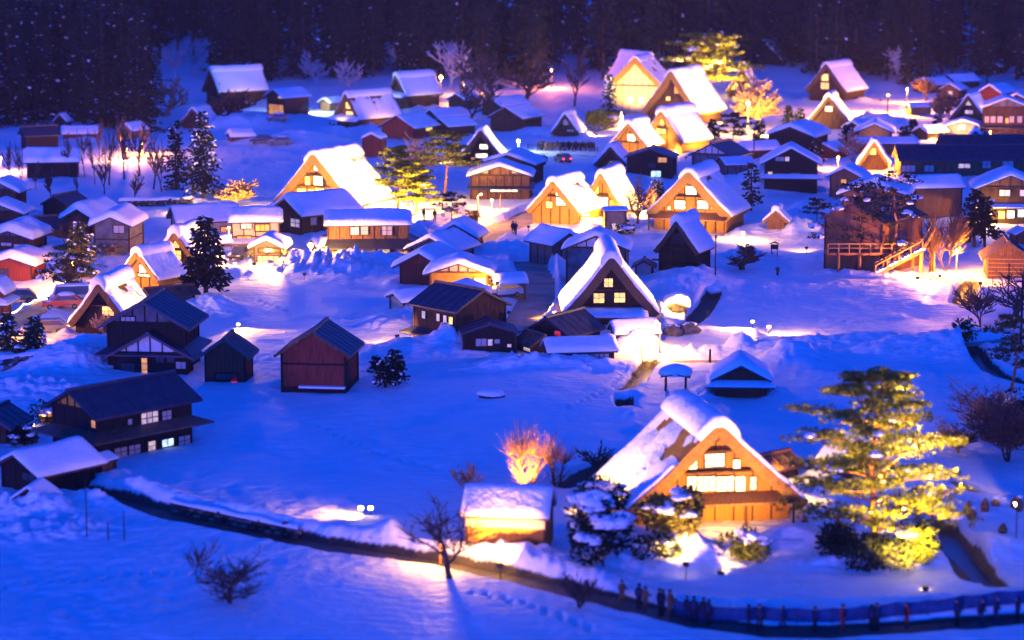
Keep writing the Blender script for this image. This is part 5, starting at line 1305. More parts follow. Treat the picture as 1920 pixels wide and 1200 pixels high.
FR_ = ((30, 200, 110, 50), (95, 196, 100, 60), (590, 160, 70, 24), (655, 165, 60, 22), (845, 165, 90, 40), (1010, 120, 90, 40), (1395, 92, 100, 60), (1452, 84, 90, 60), (1500, 108, 80, 40), (1350, 85, 90, 40), (1215, 84, 70, 34), (1540, 118, 60, 24), (1690, 152, 70, 26), (1860, 125, 70, 30), (1912, 120, 80, 30), (760, 140, 60, 24), (330, 150, 70, 20), (360, 140, 80, 20), (545, 140, 70, 20))
for i, (px, py, hp, rp) in enumerate(FR_):
    e = bare(ordinal(FR_, i) + ' frost-white bare tree from the left along the forest edge', px, py, hp, rp, 300 + i, 'frost_twig', depth=5, spread=.6, trunk=.025, up=.35, fork=2, name='frosted_tree'); e['group'] = 'frosted trees of the forest edge'
CF_ = ((1390, 108, .8), (1475, 112, .9), (1505, 122, .75), (1340, 100, .9), (1600, 118, .8), (1160, 88, .7), (1240, 92, .8), (1560, 110, .9), (1700, 160, .6), (1850, 158, .6), (1290, 98, .85), (480, 128, .7), (610, 142, .75), (560, 135, .8), (660, 140, .7), (700, 136, .85), (830, 140, .8), (520, 130, .9))
for i, (px, py, s_) in enumerate(CF_):
    g = ground(px, py, .3); plant(CED[rnd.randrange(3)], 'cedar_tree', ordinal(CF_, i) + ' from the left of the dark cedars standing forward of the forest wall', 'tree', g, rnd.uniform(0, 360), (s_, s_, s_ * rnd.uniform(.8, 1.2)), 'cedars in front of the forest wall')

def bush(label, px, py, wpx, hpx, seed, m='needle_mid', leaves=900, snow=6, sz=.32, name='bush', loc=None, stems=True):
    g = ground(px, py, .15) if loc is None else loc; S_ = scale(g); w, h = wpx / S_, hpx / S_
    rr = random.Random(seed); cv, cf = [], []
    lumps = [(Vector((rr.uniform(-.34, .34) * w, rr.uniform(-.3, .3) * w, h * rr.uniform(.25, .72))), rr.uniform(.18, .3) * w) for _ in range(9)]
    for q in range(leaves):
        c, r_ = rr.choice(lumps); d = Vector((rr.gauss(0, 1), rr.gauss(0, 1), rr.gauss(0, 1))).normalized()
        p = c + d * r_ * rr.uniform(.55, 1.05); p.z = max(.05, min(p.z, h))
        leaf(cv, cf, p, d + Vector((rr.uniform(-.7, .7), rr.uniform(-.7, .7), rr.uniform(-.3, .7))), sz * rr.uniform(.7, 1.5), sz * .3, rr)
    e = thing(name, label, 'bush', g)
    b = MB()
    for k in range(7): c, r_ = rr.choice(lumps); b.tube((rr.uniform(-.1, .1) * w, rr.uniform(-.1, .1) * w, 0), c, .05, .02, 4, False)
    b.build('trunk', 'bark', e)
    cr = link('crown', mk('crown', (cv, cf), m), e)
    if snow:
        sb = MB()
        for k in range(snow):
            c, r_ = lumps[k % len(lumps)]; z = min(c.z + r_ * .8, h)
            for q in range(5):
                f = rr.uniform(.25, .55)
                sb.blob((c.x + rr.uniform(-.6, .6) * r_, c.y - rr.uniform(-.3, .8) * r_, z - rr.uniform(0, .35) * r_), r_ * f * rr.uniform(.8, 1.4), r_ * f, r_ * f * rr.uniform(.4, .7), seed + k * 7 + q, 10, 6, .8, -.35)
        tag(link('snow', sb.mesh('snow', 'roof_snow', True), cr), kind='stuff')
    return e
bush('dark bush loaded with fat snow pads between the orange shed and the glowing farmhouse', 1120, 1072, 128, 150, 81, 'needle_dark', 2600, 16, .34)
bush('second snow-padded dark bush above the first, by the farmhouse wall', 1135, 985, 90, 85, 82, 'needle_dark', 1400, 9, .34)
bush('golden bamboo clump with white snow pillows in front of the glowing farmhouse', 1262, 1042, 105, 118, 83, 'leaf_bamboo', 2600, 5, .34)
bush('round snow-crowned green bush below the glowing farmhouse', 1392, 1052, 86, 72, 84, 'leaf_green', 1700, 5, .28)
bush('dark shrub clump left of the golden pine trunk', 1572, 1058, 80, 66, 85, 'needle_dark', 1800, 0, .28)
bush('dark low hedge under the golden pine', 1650, 1066, 130, 44, 86, 'needle_dark', 2200, 0, .28)
bush('olive shrub right of the golden pine trunk', 1722, 1062, 80, 76, 87, 'leaf_green', 1800, 2, .28)
bush('yellow-green lit bush left of the temple hall', 1116, 246, 40, 44, 88, 'needle_gold', 900, 0, .5)
bush('orange-lit bush at the foot of the temple hall', 1140, 240, 40, 34, 89, 'leaf_bamboo', 600, 2, .5)
bush('yellow-lit shrub beside the lamp-lit road', 884, 418, 22, 18, 90, 'leaf_bamboo', 300, 1, .4)
bush('dark frosted shrub behind the two orange lamps of the brown wooden shop', 1012, 318, 24, 30, 91, 'needle_mid', 400, 2, .4)
bush('dark frosty thicket at the right edge below the pine', 1895, 800, 90, 70, 92, 'needle_dark', 1500, 4, .4)
bush('low dark hedge by the bottom of the golden bamboo', 1225, 1058, 90, 26, 93, 'needle_dark', 700, 2, .28)
bush('snow-dusted shrub on the blue terrace behind the navy-roofed house', 92, 795, 60, 46, 94, 'needle_dark', 700, 5, .3)
bush('dark shrub below the navy-roofed house gable', 48, 835, 50, 40, 95, 'needle_dark', 600, 3, .3)
bush('frosted shrub on the violet bank at the right', 1808, 635, 40, 44, 96, 'needle_mid', 500, 5, .35)
bush('snowed-in shrub in front of the lit shop lamp', 1400, 485, 24, 26, 97, 'needle_dark', 300, 3, .3)
bush('dark shrub by the lower left road lamp', 40, 665, 40, 34, 98, 'needle_mid', 500, 3, .3)
bush('frosted hedge tuft in front of the twin farmhouses', 1170, 440, 44, 16, 99, 'needle_mid', 400, 4, .35)
# ------------------------------------------------------------------ lamps
def street_lamp(label, px, py, hpx, power, color=WARM, head='lamp_warm', arm=0, pole='grey_metal', hs=.22, size=.25, name='street_lamp'):
    g = ground(px, py, .2); S_ = scale(g); h = hpx / S_
    e = thing(name, label, 'lamp', g)
    b = MB(); b.tube((0, 0, 0), (0, 0, h), .09, .07, 8)
    if arm: b.tube((0, 0, h), (arm, 0, h + .25), .05, .05, 6)
    b.build('pole', pole, e)
    hs *= .62
    b = MB(); b.blob((arm, -.05, h + (.2 if arm else .15)), hs, hs, hs, 1, 10, 6, 0, -1); b.build('lamp_head', head, e, True)
    b = MB(); b.tube((arm, -.05, h + .15 + hs * (1.1 if not arm else 1.4)), (arm, -.05, h + .18 + hs * 1.7), hs * 1.15, hs * .5, 8); b.build('lamp_cap', 'black_metal', e)
    if power: point((g.x + arm, g.y - .35 - hs, g.z + h + .1), power, color, size)
    return e
LP = 1700
street_lamp('orange street lamp on a glowing pole by the slat-walled shed', 1793, 512, 44, 6 * LP, ORANGE, 'lamp_orange', hs=.3)
street_lamp('street lamp on a wooden pole beside the lamp-lit store', 1237, 664, 60, 2.3 * LP, WARM, 'lamp_warm', -.4)
street_lamp('cool white floodlight on the lamp-lit two-storey house', 569, 212, 34, 5 * LP, COOL, 'lamp_cool', hs=.55)
street_lamp('lone orange lamp glowing in front of the dark cedars', 827, 196, 52, 3 * LP, ORANGE, 'lamp_orange', hs=.5)
street_lamp('starburst lamp at the corner of the long shop', 583, 490, 24, 9 * LP, WARM, 'lamp_warm', hs=.5)
street_lamp('warm yard lamp among the frosty trees by the red-lit shed', 138, 540, 54, 4.5 * LP, ORANGE, 'lamp_warm', hs=.25)
street_lamp('cold star-like lamp at the left end of the visitor row', 972, 286, 22, 2 * LP, COOL, 'lamp_cool', hs=.4)
street_lamp('bright lamp in front of the string-lit bare tree', 1402, 250, 58, 6 * LP, WARM, 'lamp_warm', hs=.5)
street_lamp('orange lamp over the bright street corner', 1664, 214, 36, 34 * LP, ORANGE, 'lamp_orange', hs=.3)
street_lamp('lamp among the golden pines', 776, 388, 58, 6 * LP, YELLOW, 'lamp_warm', hs=.3)
street_lamp('lamp post at the edge of the lamp-lit road', 896, 418, 52, 2.4 * LP, ORANGE, 'lamp_warm', .4)
street_lamp('small lamp by the brown wooden shop', 922, 400, 18, 1.6 * LP, WARM, 'lamp_warm', hs=.25)
street_lamp('lamp beside the brown shop and the left twin farmhouse', 985, 368, 20, 4 * LP, YELLOW, 'lamp_warm', hs=.4)
street_lamp('orange lamp under the eave of the big dark house', 1571, 318, 24, 3 * LP, ORANGE, 'lamp_orange', hs=.3)
street_lamp('bright low lamp right of the dazzling farmhouse', 678, 394, 7, 4 * LP, WARM, 'lamp_warm', hs=.3)
street_lamp('lamp at the right wing of the striped-roof farmhouse', 1393, 448, 14, 3 * LP, WARM, 'lamp_warm', hs=.3)
street_lamp('lit lamp in the snowy yard under the black-ridged house', 338, 400, 8, 1.2 * LP, WARM, 'lamp_warm', hs=.3)
street_lamp('unlit dark lamp post beside the lone storehouse', 1341, 530, 72, 0, WARM, 'glass_dark', pole='black_metal')
street_lamp('orange lamp glow on the pink snow left of the bare slope tree', 1034, 165, 34, 4 * LP, (1.0, .22, .10), 'lamp_orange', hs=.2)
street_lamp('lamp hidden in the pink birch grove', 238, 300, 24, 4.5 * LP, PINK, 'lamp_orange', hs=.3)
street_lamp('dim lamp of the upper left lane', 2, 322, 28, 4 * LP, PINK, 'lamp_orange', hs=.25)
street_lamp('yellow lamp by the lit driveway at the left edge', 6, 640, 34, 3.5 * LP, ORANGE, 'lamp_warm', hs=.3)
street_lamp('lamp inside the red-lit carport beside the cream house', 430, 470, 22, 2.5 * LP, PINK, 'lamp_orange', hs=.2)
street_lamp('lamp of the lit street by the shining roof edge', 1592, 240, 22, 3 * LP, WARM, 'lamp_warm', hs=.3)
street_lamp('lamp beside the yellow veranda', 1856, 420, 20, 1.5 * LP, YELLOW, 'lamp_warm', hs=.25)
street_lamp('lamp in the lane below the white-walled low house', 1770, 262, 24, 3.5 * LP, WARM, 'lamp_warm', hs=.2)

# field floodlights on stakes that wash the snow
def field_flood(label, px, py, hpx, heads, power, aim, lit=True, color=WARM, cone=120, az=0):
    g = ground(px, py, .15); S_ = scale(g); h = hpx / S_
    e = thing('field_floodlight', label, 'floodlight', g)
    if label.split()[0] not in ('pair', 'single', 'little', 'unlit'):
        q = at(*aim); e.rotation_euler = (0, 0, math.atan2(q.y - g.y, q.x - g.x) + math.pi / 2)
    for k in range(heads):
        x = (k - (heads - 1) / 2) * .7
        b = MB(); b.tube((x, 0, 0), (x, 0, h), .04, .035, 5); b.build('stake', 'black_metal', e)
        b = MB(); b.prism([(-.17, -.14), (.17, -.14), (.22, .16), (-.22, .16)], -.14, .12); o = b.build('lamp_housing', 'black_metal', e); o.location = (x, 0, h)
        b = MB(); b.box(-.15, .15, -.17, -.145, -.1, .12); l_ = b.build('lens', 'lamp_warm' if lit else 'glass_dark', o)
    if power:
        a = at(*aim); q = Vector((a.x - g.x, a.y - g.y, 0)).normalized() * .6
        if label.split()[0] in ('pair', 'single', 'little', 'unlit'): q = Vector((0, -.6, 0))
        spot((g.x + q.x, g.y + q.y, g.z + h + .1), (a.x, a.y, az), power, color, cone)
    return e
field_flood('pair of lit floodlights on stakes in the lower snowfield left of the bare tree', 686, 962, 18, 2, 2.4 * LP, (600, 960))
field_flood('single lit floodlight on the snow right of the two-storey tiled house', 447, 614, 9, 1, 4 * LP, (470, 625))
field_flood('unlit floodlight on a stake in the middle snowfield', 571, 528, 14, 1, 0, (571, 500), False)
field_flood('little floodlight on the violet field, left of its neighbour', 1411, 614, 14, 1, 4 * LP, (1360, 622))
field_flood('little floodlight on the violet field, right of its neighbour', 1441, 628, 18, 1, 3 * LP, (1520, 610))
field_flood('small unlit floodlight on the snow above the red-lit field', 1512, 472, 12, 1, 1 * LP, (1490, 460), True)
field_flood('floodlight half buried on the snow under the small gabled shed', 440, 500, 6, 1, 5 * LP, (470, 520))
street_lamp('brown post with an added lamp head in front of the bare spreading tree', 826, 1056, 60, 1.1 * LP, WARM, 'lamp_warm', pole='bark_red', hs=.1)  # lamp head added on a plain post to light the snow pool
field_flood('floodlight on the snow at the front of the orange plank shed', 938, 1074, 34, 1, 8 * LP, (952, 1040), True, WARM, 72, 1.8)
field_flood('floodlight aimed at the golden pine from the right', 1905, 1016, 70, 1, 270 * LP, (1660, 1030), True, YELLOW, 52, 8.6)
field_flood('second floodlight aimed at the golden pine from the front', 1735, 1112, 9, 1, 48 * LP, (1650, 1020), True, YELLOW, 70, 8)
field_flood('floodlight under the golden bamboo clump', 1286, 1084, 34, 1, 2.6 * LP, (1264, 1048), True, YELLOW, 80, 2.4)
field_flood('floodlight by the round snow-crowned bush', 1352, 1076, 6, 1, 1.6 * LP, (1392, 1050), True, WARM, 80, 1.5)
field_flood('floodlight below the orange-lit pollarded tree', 972, 928, 6, 1, 6 * LP, (990, 910), True, ORANGE, 85, 3.2)
field_flood('floodlight under the orange street lamp tree', 1762, 520, 7, 1, .6 * LP, (1775, 500), True, ORANGE)
field_flood('floodlight in front of the red-lit shed', 92, 560, 8, 1, 5 * LP, (60, 520), True, PINK)
field_flood('floodlight washing the rough snow by the navy-roofed house', 745, 655, 6, 1, 3 * LP, (720, 620), True, WARM)
field_flood('floodlight below the golden pines', 760, 426, 6, 1, 50 * LP, (762, 395), True, YELLOW, 95, 6)
field_flood('floodlight aimed at the layered pine above the gables', 1366, 200, 26, 1, 60 * LP, (1320, 190), True, YELLOW, 95, 10)
field_flood('floodlight at the foot of the yellow bush', 1118, 258, 6, 1, 3 * LP, (1118, 240), True, YELLOW)
field_flood('floodlight under the pale-yellow bare tree', 446, 400, 5, 1, 14 * LP, (446, 387), True, YELLOW, 90, 2.5)
field_flood('floodlight at the foot of the string-lit bare tree', 1432, 256, 6, 1, 60 * LP, (1432, 238), True, YELLOW, 100, 6)
field_flood('floodlight in the snow near the big navy-roofed left house gable', 60, 800, 6, 1, 1.2 * LP, (150, 800), True, ORANGE, 80, 4)
field_flood('floodlight in the yard between the twin farmhouses', 1110, 436, 6, 1, 3 * LP, (1100, 420), True, YELLOW)
field_flood('added floodlight on the snow strip left of the starburst lamp', 530, 516, 24, 1, 8 * LP, (470, 520), True, WARM, 160, .3)  # added to brighten the snow strip
street_lamp('low added lamp on the bright snow strip left of the starburst lamp', 470, 508, 14, 5 * LP, WARM, 'lamp_warm', hs=.12)  # extra lamp put in to lighten the same strip
field_flood('added floodlight in front of the slat-walled orange shed', 1838, 540, 10, 1, 4 * LP, (1885, 516), True, ORANGE, 100, 1.5)  # added to light the shed front, which the street lamp misses
field_flood('added floodlight on a stake right of the yellow ochre house', 932, 566, 40, 1, 3 * LP, (868, 550), True, WARM, 110, 2)  # added to light the ochre wall
street_lamp('second, added lamp hidden in the pink birch grove, nearer the spruces', 268, 288, 20, 4.5 * LP, ORANGE, 'lamp_orange', hs=.2)  # extra lamp, added to strengthen the orange patch in the grove
street_lamp('added warm lamp before the timber-framed white-panelled house', 1856, 268, 24, 3 * LP, ORANGE, 'lamp_orange', hs=.2)  # added to warm the far right houses
street_lamp('added warm lamp left of the long dark lodge', 1668, 322, 22, 3 * LP, ORANGE, 'lamp_orange', hs=.2)  # likewise put in for warmth on the right side
street_lamp('orange lamp at the forest foot left of the upper right cedars', 1700, 192, 26, 4 * LP, ORANGE, 'lamp_orange', hs=.2)
street_lamp('small orange lamp at the forest foot above the wide bare tree', 868, 178, 22, 3 * LP, ORANGE, 'lamp_orange', hs=.2)
field_flood('floodlight behind the golden pine lighting the little bright hut', 1520, 890, 6, 1, 6 * LP, (1580, 880), True, WARM, 90, 2)
field_flood('floodlight washing the terraced building from the stair foot', 1720, 528, 10, 1, 9 * LP, (1640, 500), True, ORANGE, 110, 4)
field_flood('floodlight washing the pink snow below the terraced building', 1745, 524, 10, 1, 9 * LP, (1660, 548), True, PINK, 140, .3)

for i, (a, t, pw, cone, label) in enumerate(FLOODS):
    z = gz(a.x, a.y); a.z = z + .8
    e = thing('floodlight', ' '.join(('small floodlight ' + label).split()[:15]), 'floodlight', (a.x, a.y, z - .1))
    b = MB(); b.tube((0, 0, 0), (0, 0, .7), .04, .04, 5); b.build('stake', 'black_metal', e)
    b = MB(); b.box(-.2, .2, -.12, .12, .62, .9); b.build('lamp_housing', 'black_metal', e)
    d_ = (t - a).normalized()
    spot(a + d_ * .5 + Vector((0, 0, .25)), t, pw * 2600, YELLOW if i % 3 else WARM, cone, .3, .8)

# string-lit cones
for px, py, hp, lab in ((1098, 432, 62, 'dazzling white string-lit cone beside the left twin farmhouse'), (1165, 240, 34, 'orange-lit wire cone at the foot of the temple hall'), (1267, 288, 20, 'small white lit cone before the orange-lit gable')):
    g = ground(px, py, .1); S_ = scale(g); h = hp / S_; e = thing('light_cone', lab, 'light', g)
    b = MB(); bb = MB(); n = 9
    for k in range(n):
        a = 6.283 * k / n; b.tube((math.cos(a) * h * .2, math.sin(a) * h * .2, 0), (0, 0, h), .02, .02, 3, False)
        for q in range(9): f = (q + .5) / 9; bb.blob((math.cos(a) * h * .2 * (1 - f), math.sin(a) * h * .2 * (1 - f), h * f), .07, .07, .07, 1, 5, 3, 0, -1)
    b.build('wire', 'black_metal', e); o = bb.build('bulbs', 'bulb', e); o['kind'] = 'stuff'
    point((g.x, g.y - h * .3, g.z + h * .3), 1.5 * LP, WARM, .3)

# string of lights along the driveway and over the dark conifer
def string(label, pts, sag=.2, zs=None):
    P = [ground(px, py) + Vector((0, 0, z)) for px, py, z in pts]
    c = MB(); bl = MB()
    for a, b in zip(P[:-1], P[1:]):
        n = max(3, int((b - a).length / .45)); prev = a
        for k in range(1, n + 1):
            f = k / n; q = a.lerp(b, f) - Vector((0, 0, sag * 4 * f * (1 - f))); c.tube(prev, q, .015, .015, 3, False); bl.blob(q, .085, .085, .085, 1, 6, 4, 0, -1); prev = q
    e = thing('string_lights', label, 'string lights', (0, 0, 0))
    c.build('cable', 'black_metal', e); o = bl.build('bulbs', 'bulb', e); o['kind'] = 'stuff'
string('string of white bulbs hung along the snowy driveway fence by the cars', [(22, 602, 1.1), (45, 586, 1.2), (66, 577, 1.1), (86, 568, 1.2), (104, 556, 1.2), (124, 544, 1.3)])
string('string of white bulbs around the roof corner behind the dark conifer', [(352, 522, 5.2), (372, 524, 4.0), (392, 526, 2.8), (410, 528, 1.4)])
string('string of bulbs under the violet-roofed farmhouse eave', [(1590, 186, 1.4), (1606, 187, 1.6), (1621, 187, 1.7)])

# ------------------------------------------------------------------ walls, fences, posts
def drape(name, pts, z0, z1, th, m, parent=None, kind=None, step=1.2, dy=0):
    b = MB(); pl = poly(pts); dense = []
    for (ax, ay), (bx, by) in zip(pl[:-1], pl[1:]):
        k = max(1, int(math.hypot(bx - ax, by - ay) / step)); dense += [(ax + (bx - ax) * t / k, ay + (by - ay) * t / k) for t in range(k)]
    dense.append(pl[-1])
    return dense

def stone_wall(label, pts, h, seed, cap=.3):
    rr = random.Random(seed); d = drape('', pts, 0, 0, 0, '', step=.75); d0 = d[len(d) // 2]
    e = thing('stone_wall', label, 'wall', (d0[0], d0[1], 0))
    meshes = []
    for k in range(4):
        b = MB(); b.blob((0, 0, 0), .5, .5, .5, seed + k, 8, 5, .25, -.85); meshes.append(b.mesh('stone', 'stone_dark' if k % 2 else 'stone'))
    n = 0
    for k in range(len(d) - 1):
        (ax, ay), (bx, by) = d[k], d[k + 1]; ang = math.atan2(by - ay, bx - ax); z = -.55; r_ = 0
        while z < h - .1 and n < 290:
            hh = rr.uniform(.3, .42); o = link('stone', rr.choice(meshes), e, ((ax + bx) / 2 - d0[0] + rr.uniform(-.1, .1) + (.35 * math.cos(ang) if r_ % 2 else 0), (ay + by) / 2 - d0[1] + rr.uniform(-.04, .04), z + hh / 2))
            o.scale = (rr.uniform(.75, 1.0), .5, hh * 1.1); o.rotation_euler = (0, rr.uniform(-.1, .1), ang); z += hh * .92; n += 1; r_ += 1
    b = MB(); vs, fs = [], []
    for k, (x, y) in enumerate(d):
        t = cap * (.8 + .8 * float(noise(x / 1.5, y / 1.5, seed)))
        for dy, dz in ((-.33, 0), (-.30, t * .6), (-.12, t), (.15, t), (.4, t * .5), (.6, -.2)): vs.append((x - d0[0], y - d0[1] + dy, h + dz - .05))
    for k in range(len(d) - 1):
        for q in range(5): a = k * 6 + q; fs.append((a, a + 1, a + 7, a + 6))
    b.add(vs, fs); b.build('snow_cap', 'roof_snow', e, True)
    return e
def off(pts, dy): return [(x, y + dy) for x, y in pts]
stone_wall('snow-capped dark stone wall above the lower road, from the left sheds to the bushes', off(LOWER_ROAD[2:5], -9), .35, 5)
stone_wall('short snow-capped stone wall along the lower road below the field floodlights', [(565, 989), (640, 1000), (708, 1016)], .35, 9)
stone_wall('low snow-topped wall behind the snowy lane at the upper left', [(224, 385), (300, 384), (360, 381)], .7, 12, .5)
stone_wall('dark snow-capped wall by the yard at the left edge below the cars', [(2, 702), (50, 696), (95, 690)], 1.5, 15, .5)

# plastic-net fence along the bottom road
def net_fence(label, pts, h, group=None):
    d = drape('', pts, 0, 0, 0, '', step=2.0); d0 = d[len(d) // 2]; e = thing('net_fence', label, 'fence', (d0[0], d0[1], 0))
    for k, (x, y) in enumerate(d):
        z = gz(x, y); bar('fence_post', 'black_metal', e, (x - d0[0], y - d0[1], z + h / 2 - .1), (.05, .05, h + .1))
        if k < len(d) - 1:
            x2, y2 = d[k + 1]; z2 = gz(x2, y2); b = MB(); n = 6
            vs, fs = [], []
            for i in range(n + 1):
                f = i / n; xx, yy = x + (x2 - x) * f - d0[0], y + (y2 - y) * f - d0[1]; zz = z + (z2 - z) * f; sg = .10 * math.sin(math.pi * f)
                vs += [(xx, yy - .05 * math.sin(math.pi * f), zz + .08), (xx, yy, zz + h - sg), (xx, yy + .03, zz + h - sg), (xx, yy + .03, zz + .08)]
            for i in range(n):
                for q in range(4): a = i * 4 + q; b_ = i * 4 + (q + 1) % 4; fs.append((a, b_, b_ + 4, a + 4))
            b.add(vs, fs); b.build('net', 'net_blue', e)
    return e
net_fence('long blue net fence along the lower road at the bottom right', [(1262, 1136), (1330, 1150), (1430, 1158), (1560, 1160), (1740, 1150), (1935, 1136)], 1.0)

# timber rail behind the distant visitors
d = drape('', [(990, 279), (1060, 283), (1120, 286)], 0, 0, 0, '', step=2.5); d0 = d[len(d) // 2]
e = thing('rail_fence', 'low dark rail in front of the distant row of visitors', 'fence', (d0[0], d0[1], 0))
for k, (x, y) in enumerate(d):
    bar('fence_post', 'wood_black', e, (x - d0[0], y - d0[1], gz(x, y) + .4), (.12, .12, 1.0))
    if k < len(d) - 1:
        b = MB(); b.tube((x - d0[0], y - d0[1], gz(x, y) + .75), (d[k + 1][0] - d0[0], d[k + 1][1] - d0[1], gz(*d[k + 1]) + .75), .05, .05, 4); b.build('rail', 'wood_black', e)

def pole(label, px, py, hpx, m='wood_black', r=.1, cross=False, cat='pole', tilt=0, name='utility_pole'):
    g = ground(px, py, .2); h = hpx / scale(g); e = thing(name, label, cat, g)
    b = MB(); b.tube((0, 0, 0), (tilt * h, 0, h), r, r * .75, 7); b.build('shaft', m, e)
    b = MB()
    if cross: b.box(-.7, .7, -.05, .05, h * .9, h * .9 + .12)
    else: b.tube((tilt * h, 0, h), (tilt * h, 0, h + .05), r * 1.1, r * .6, 7)
    b.build('crossarm' if cross else 'pole_cap', m, e)
pole('thin dark pole standing in the blurred lower left snow', 163, 1008, 112, r=.05)
pole('short dark stake left of the bare saplings in the lower left snow', 203, 1012, 40, r=.05, name='stake', cat='stake')
pole('short dark stake right of the thin dark pole', 233, 1012, 60, r=.05, name='stake', cat='stake')
pole('wooden post in the bank by the small snow-roofed barn', 1331, 674, 30, 'wood_dark', .14, name='post', cat='post')
pole('leaning stake in front of the lamp-lit snow heap', 1206, 672, 40, 'wood_light', .06, tilt=-.12, name='stake', cat='stake')
pole('lamp-lit upright pole on the bright street', 1664, 220, 42, 'wood_light', .16)
pole('wooden utility pole in front of the terraced building, left of its neighbour', 1725, 390, 76, 'wood_mid', .12, True)
pole('wooden utility pole in front of the terraced building, right of its neighbour', 1735, 395, 70, 'wood_mid', .12, True)
pole('pole beside the golden bare road by the wooden shop', 937, 398, 30, 'wood_light', .06, tilt=.05)
pole('dark utility pole rising at the right edge over the orange shed', 1914, 640, 130, 'wood_black', .13, True)
pole('second dark utility pole at the right edge', 1890, 560, 70, 'wood_black', .09)
pole('wire pole beside the bright lamp of the string-lit tree', 1413, 330, 90, 'wood_mid', .12, True)
pole('tall pale pole against the forest above the blue snow', 517, 142, 110, 'twig_pale', .16, True)
for i, (px, py, hp) in enumerate(((1815, 975, 34), (1822, 978, 26), (1846, 972, 30), (1866, 965, 18), (1902, 968, 26), (1910, 970, 30), (1880, 1000, 24))):
    g = ground(px, py, .2); S_ = scale(g); e = thing('straw_bundle', ['taller of the two adjoining straw-wrapped shrubs beside the corner ditch', 'shorter of the two adjoining straw-wrapped shrubs beside the corner ditch', 'snow-topped straw-wrapped shrub in the middle of the corner row', 'smallest straw-wrapped shrub in the corner row', 'left one of the straw-wrapped pair at the right edge', 'right one of the straw-wrapped pair at the right edge', 'straw-wrapped shrub nearest the corner ditch end'][i], 'wrapped shrub', g)
    h = hp / S_; b = MB(); b.tube((0, 0, 0), (0, 0, h * .55), .28, .34, 8); b.tube((0, 0, h * .55), (.05, 0, h), .34, .10, 8); b.build('straw', 'wood_mid', e)
    b = MB(); b.tube((0, 0, h * .5), (0, 0, h * .56), .37, .37, 8); b.build('rope', 'wood_light', e)
    if i % 2: b = MB(); b.blob((.05, 0, h), .22, .2, .16, i, 8, 5, .2, -.4); b.build('snow', 'roof_snow', e, True)

for px, py, hp, lab in ((1509, 980, 14, 'red traffic cone left of the golden pine'), (1571, 978, 12, 'red traffic cone under the golden pine branches')):
    g = ground(px, py); S_ = scale(g); e = thing('traffic_cone', lab, 'traffic cone', g); h = hp / S_
    b = MB(); b.tube((0, 0, .04), (0, 0, h), .2, .04, 10); b.build('cone_body', 'red_plastic', e); b = MB(); b.box(-.24, .24, -.24, .24, 0, .04); b.build('cone_foot', 'black_metal', e)

# snow-covered slab on the blue field, small bird table posts
g = ground(921, 752); e = thing('snowy_boulder', 'flat snow-capped slab lying alone on the blue field', 'boulder', g)
b = MB(); b.blob((0, 0, .1), 1.15, .8, .3, 4, 14, 6, .15, -.8); b.build('stone', 'stone_dark', e, True); b = MB(); b.blob((0, 0, .32), 1.3, .95, .42, 5, 16, 7, .12, -.35); b.build('snow', 'roof_snow', e, True)
g = ground(1452, 482); e = thing('sign_stand', 'small dark roofed notice stand on the snow by the garden hut', 'notice stand', g, 10)
for x in (-.35, .35): bar('leg', 'wood_black', e, (x, 0, .6), (.1, .1, 1.4))
bar('board', 'wood_dark', e, (0, 0, 1.1), (.95, .08, .6)); b = MB(); b.prism([(-.65, 1.45), (0, 1.75), (.65, 1.45), (0, 1.62)], -.35, .35); b.build('roof', 'wood_black', e)
g = ground(1458, 514); e = thing('stone_lantern', 'tiny dark stone lantern on the blue snow below the notice stand', 'lantern', g)
b = MB(); b.tube((0, 0, 0), (0, 0, .5), .16, .12, 6); b.build('pedestal', 'stone_dark', e); b = MB(); b.box(-.2, .2, -.2, .2, .5, .8); b.build('light_box', 'stone_dark', e); b = MB(); b.tube((0, 0, .8), (0, 0, 1.0), .42, .08, 6); b.build('roof', 'stone', e)
for i, (px, py) in enumerate(((1262, 632), (1292, 628))):
    g = ground(px, py, .1); e = thing('rock', ['brown rock left of its neighbour by the street lamp ditch', 'greenish rock right of its neighbour by the street lamp ditch'][i], 'rock', g)
    b = MB(); b.blob((0, 0, .4), 1.0, .8, .8, 40 + i, 10, 6, .35, -.7); b.build('stone', 'stone', e); b = MB(); b.blob((0, .2, 1.0), .7, .5, .25, 50 + i, 8, 5, .3, -.3); b.build('snow', 'roof_snow', e, True)

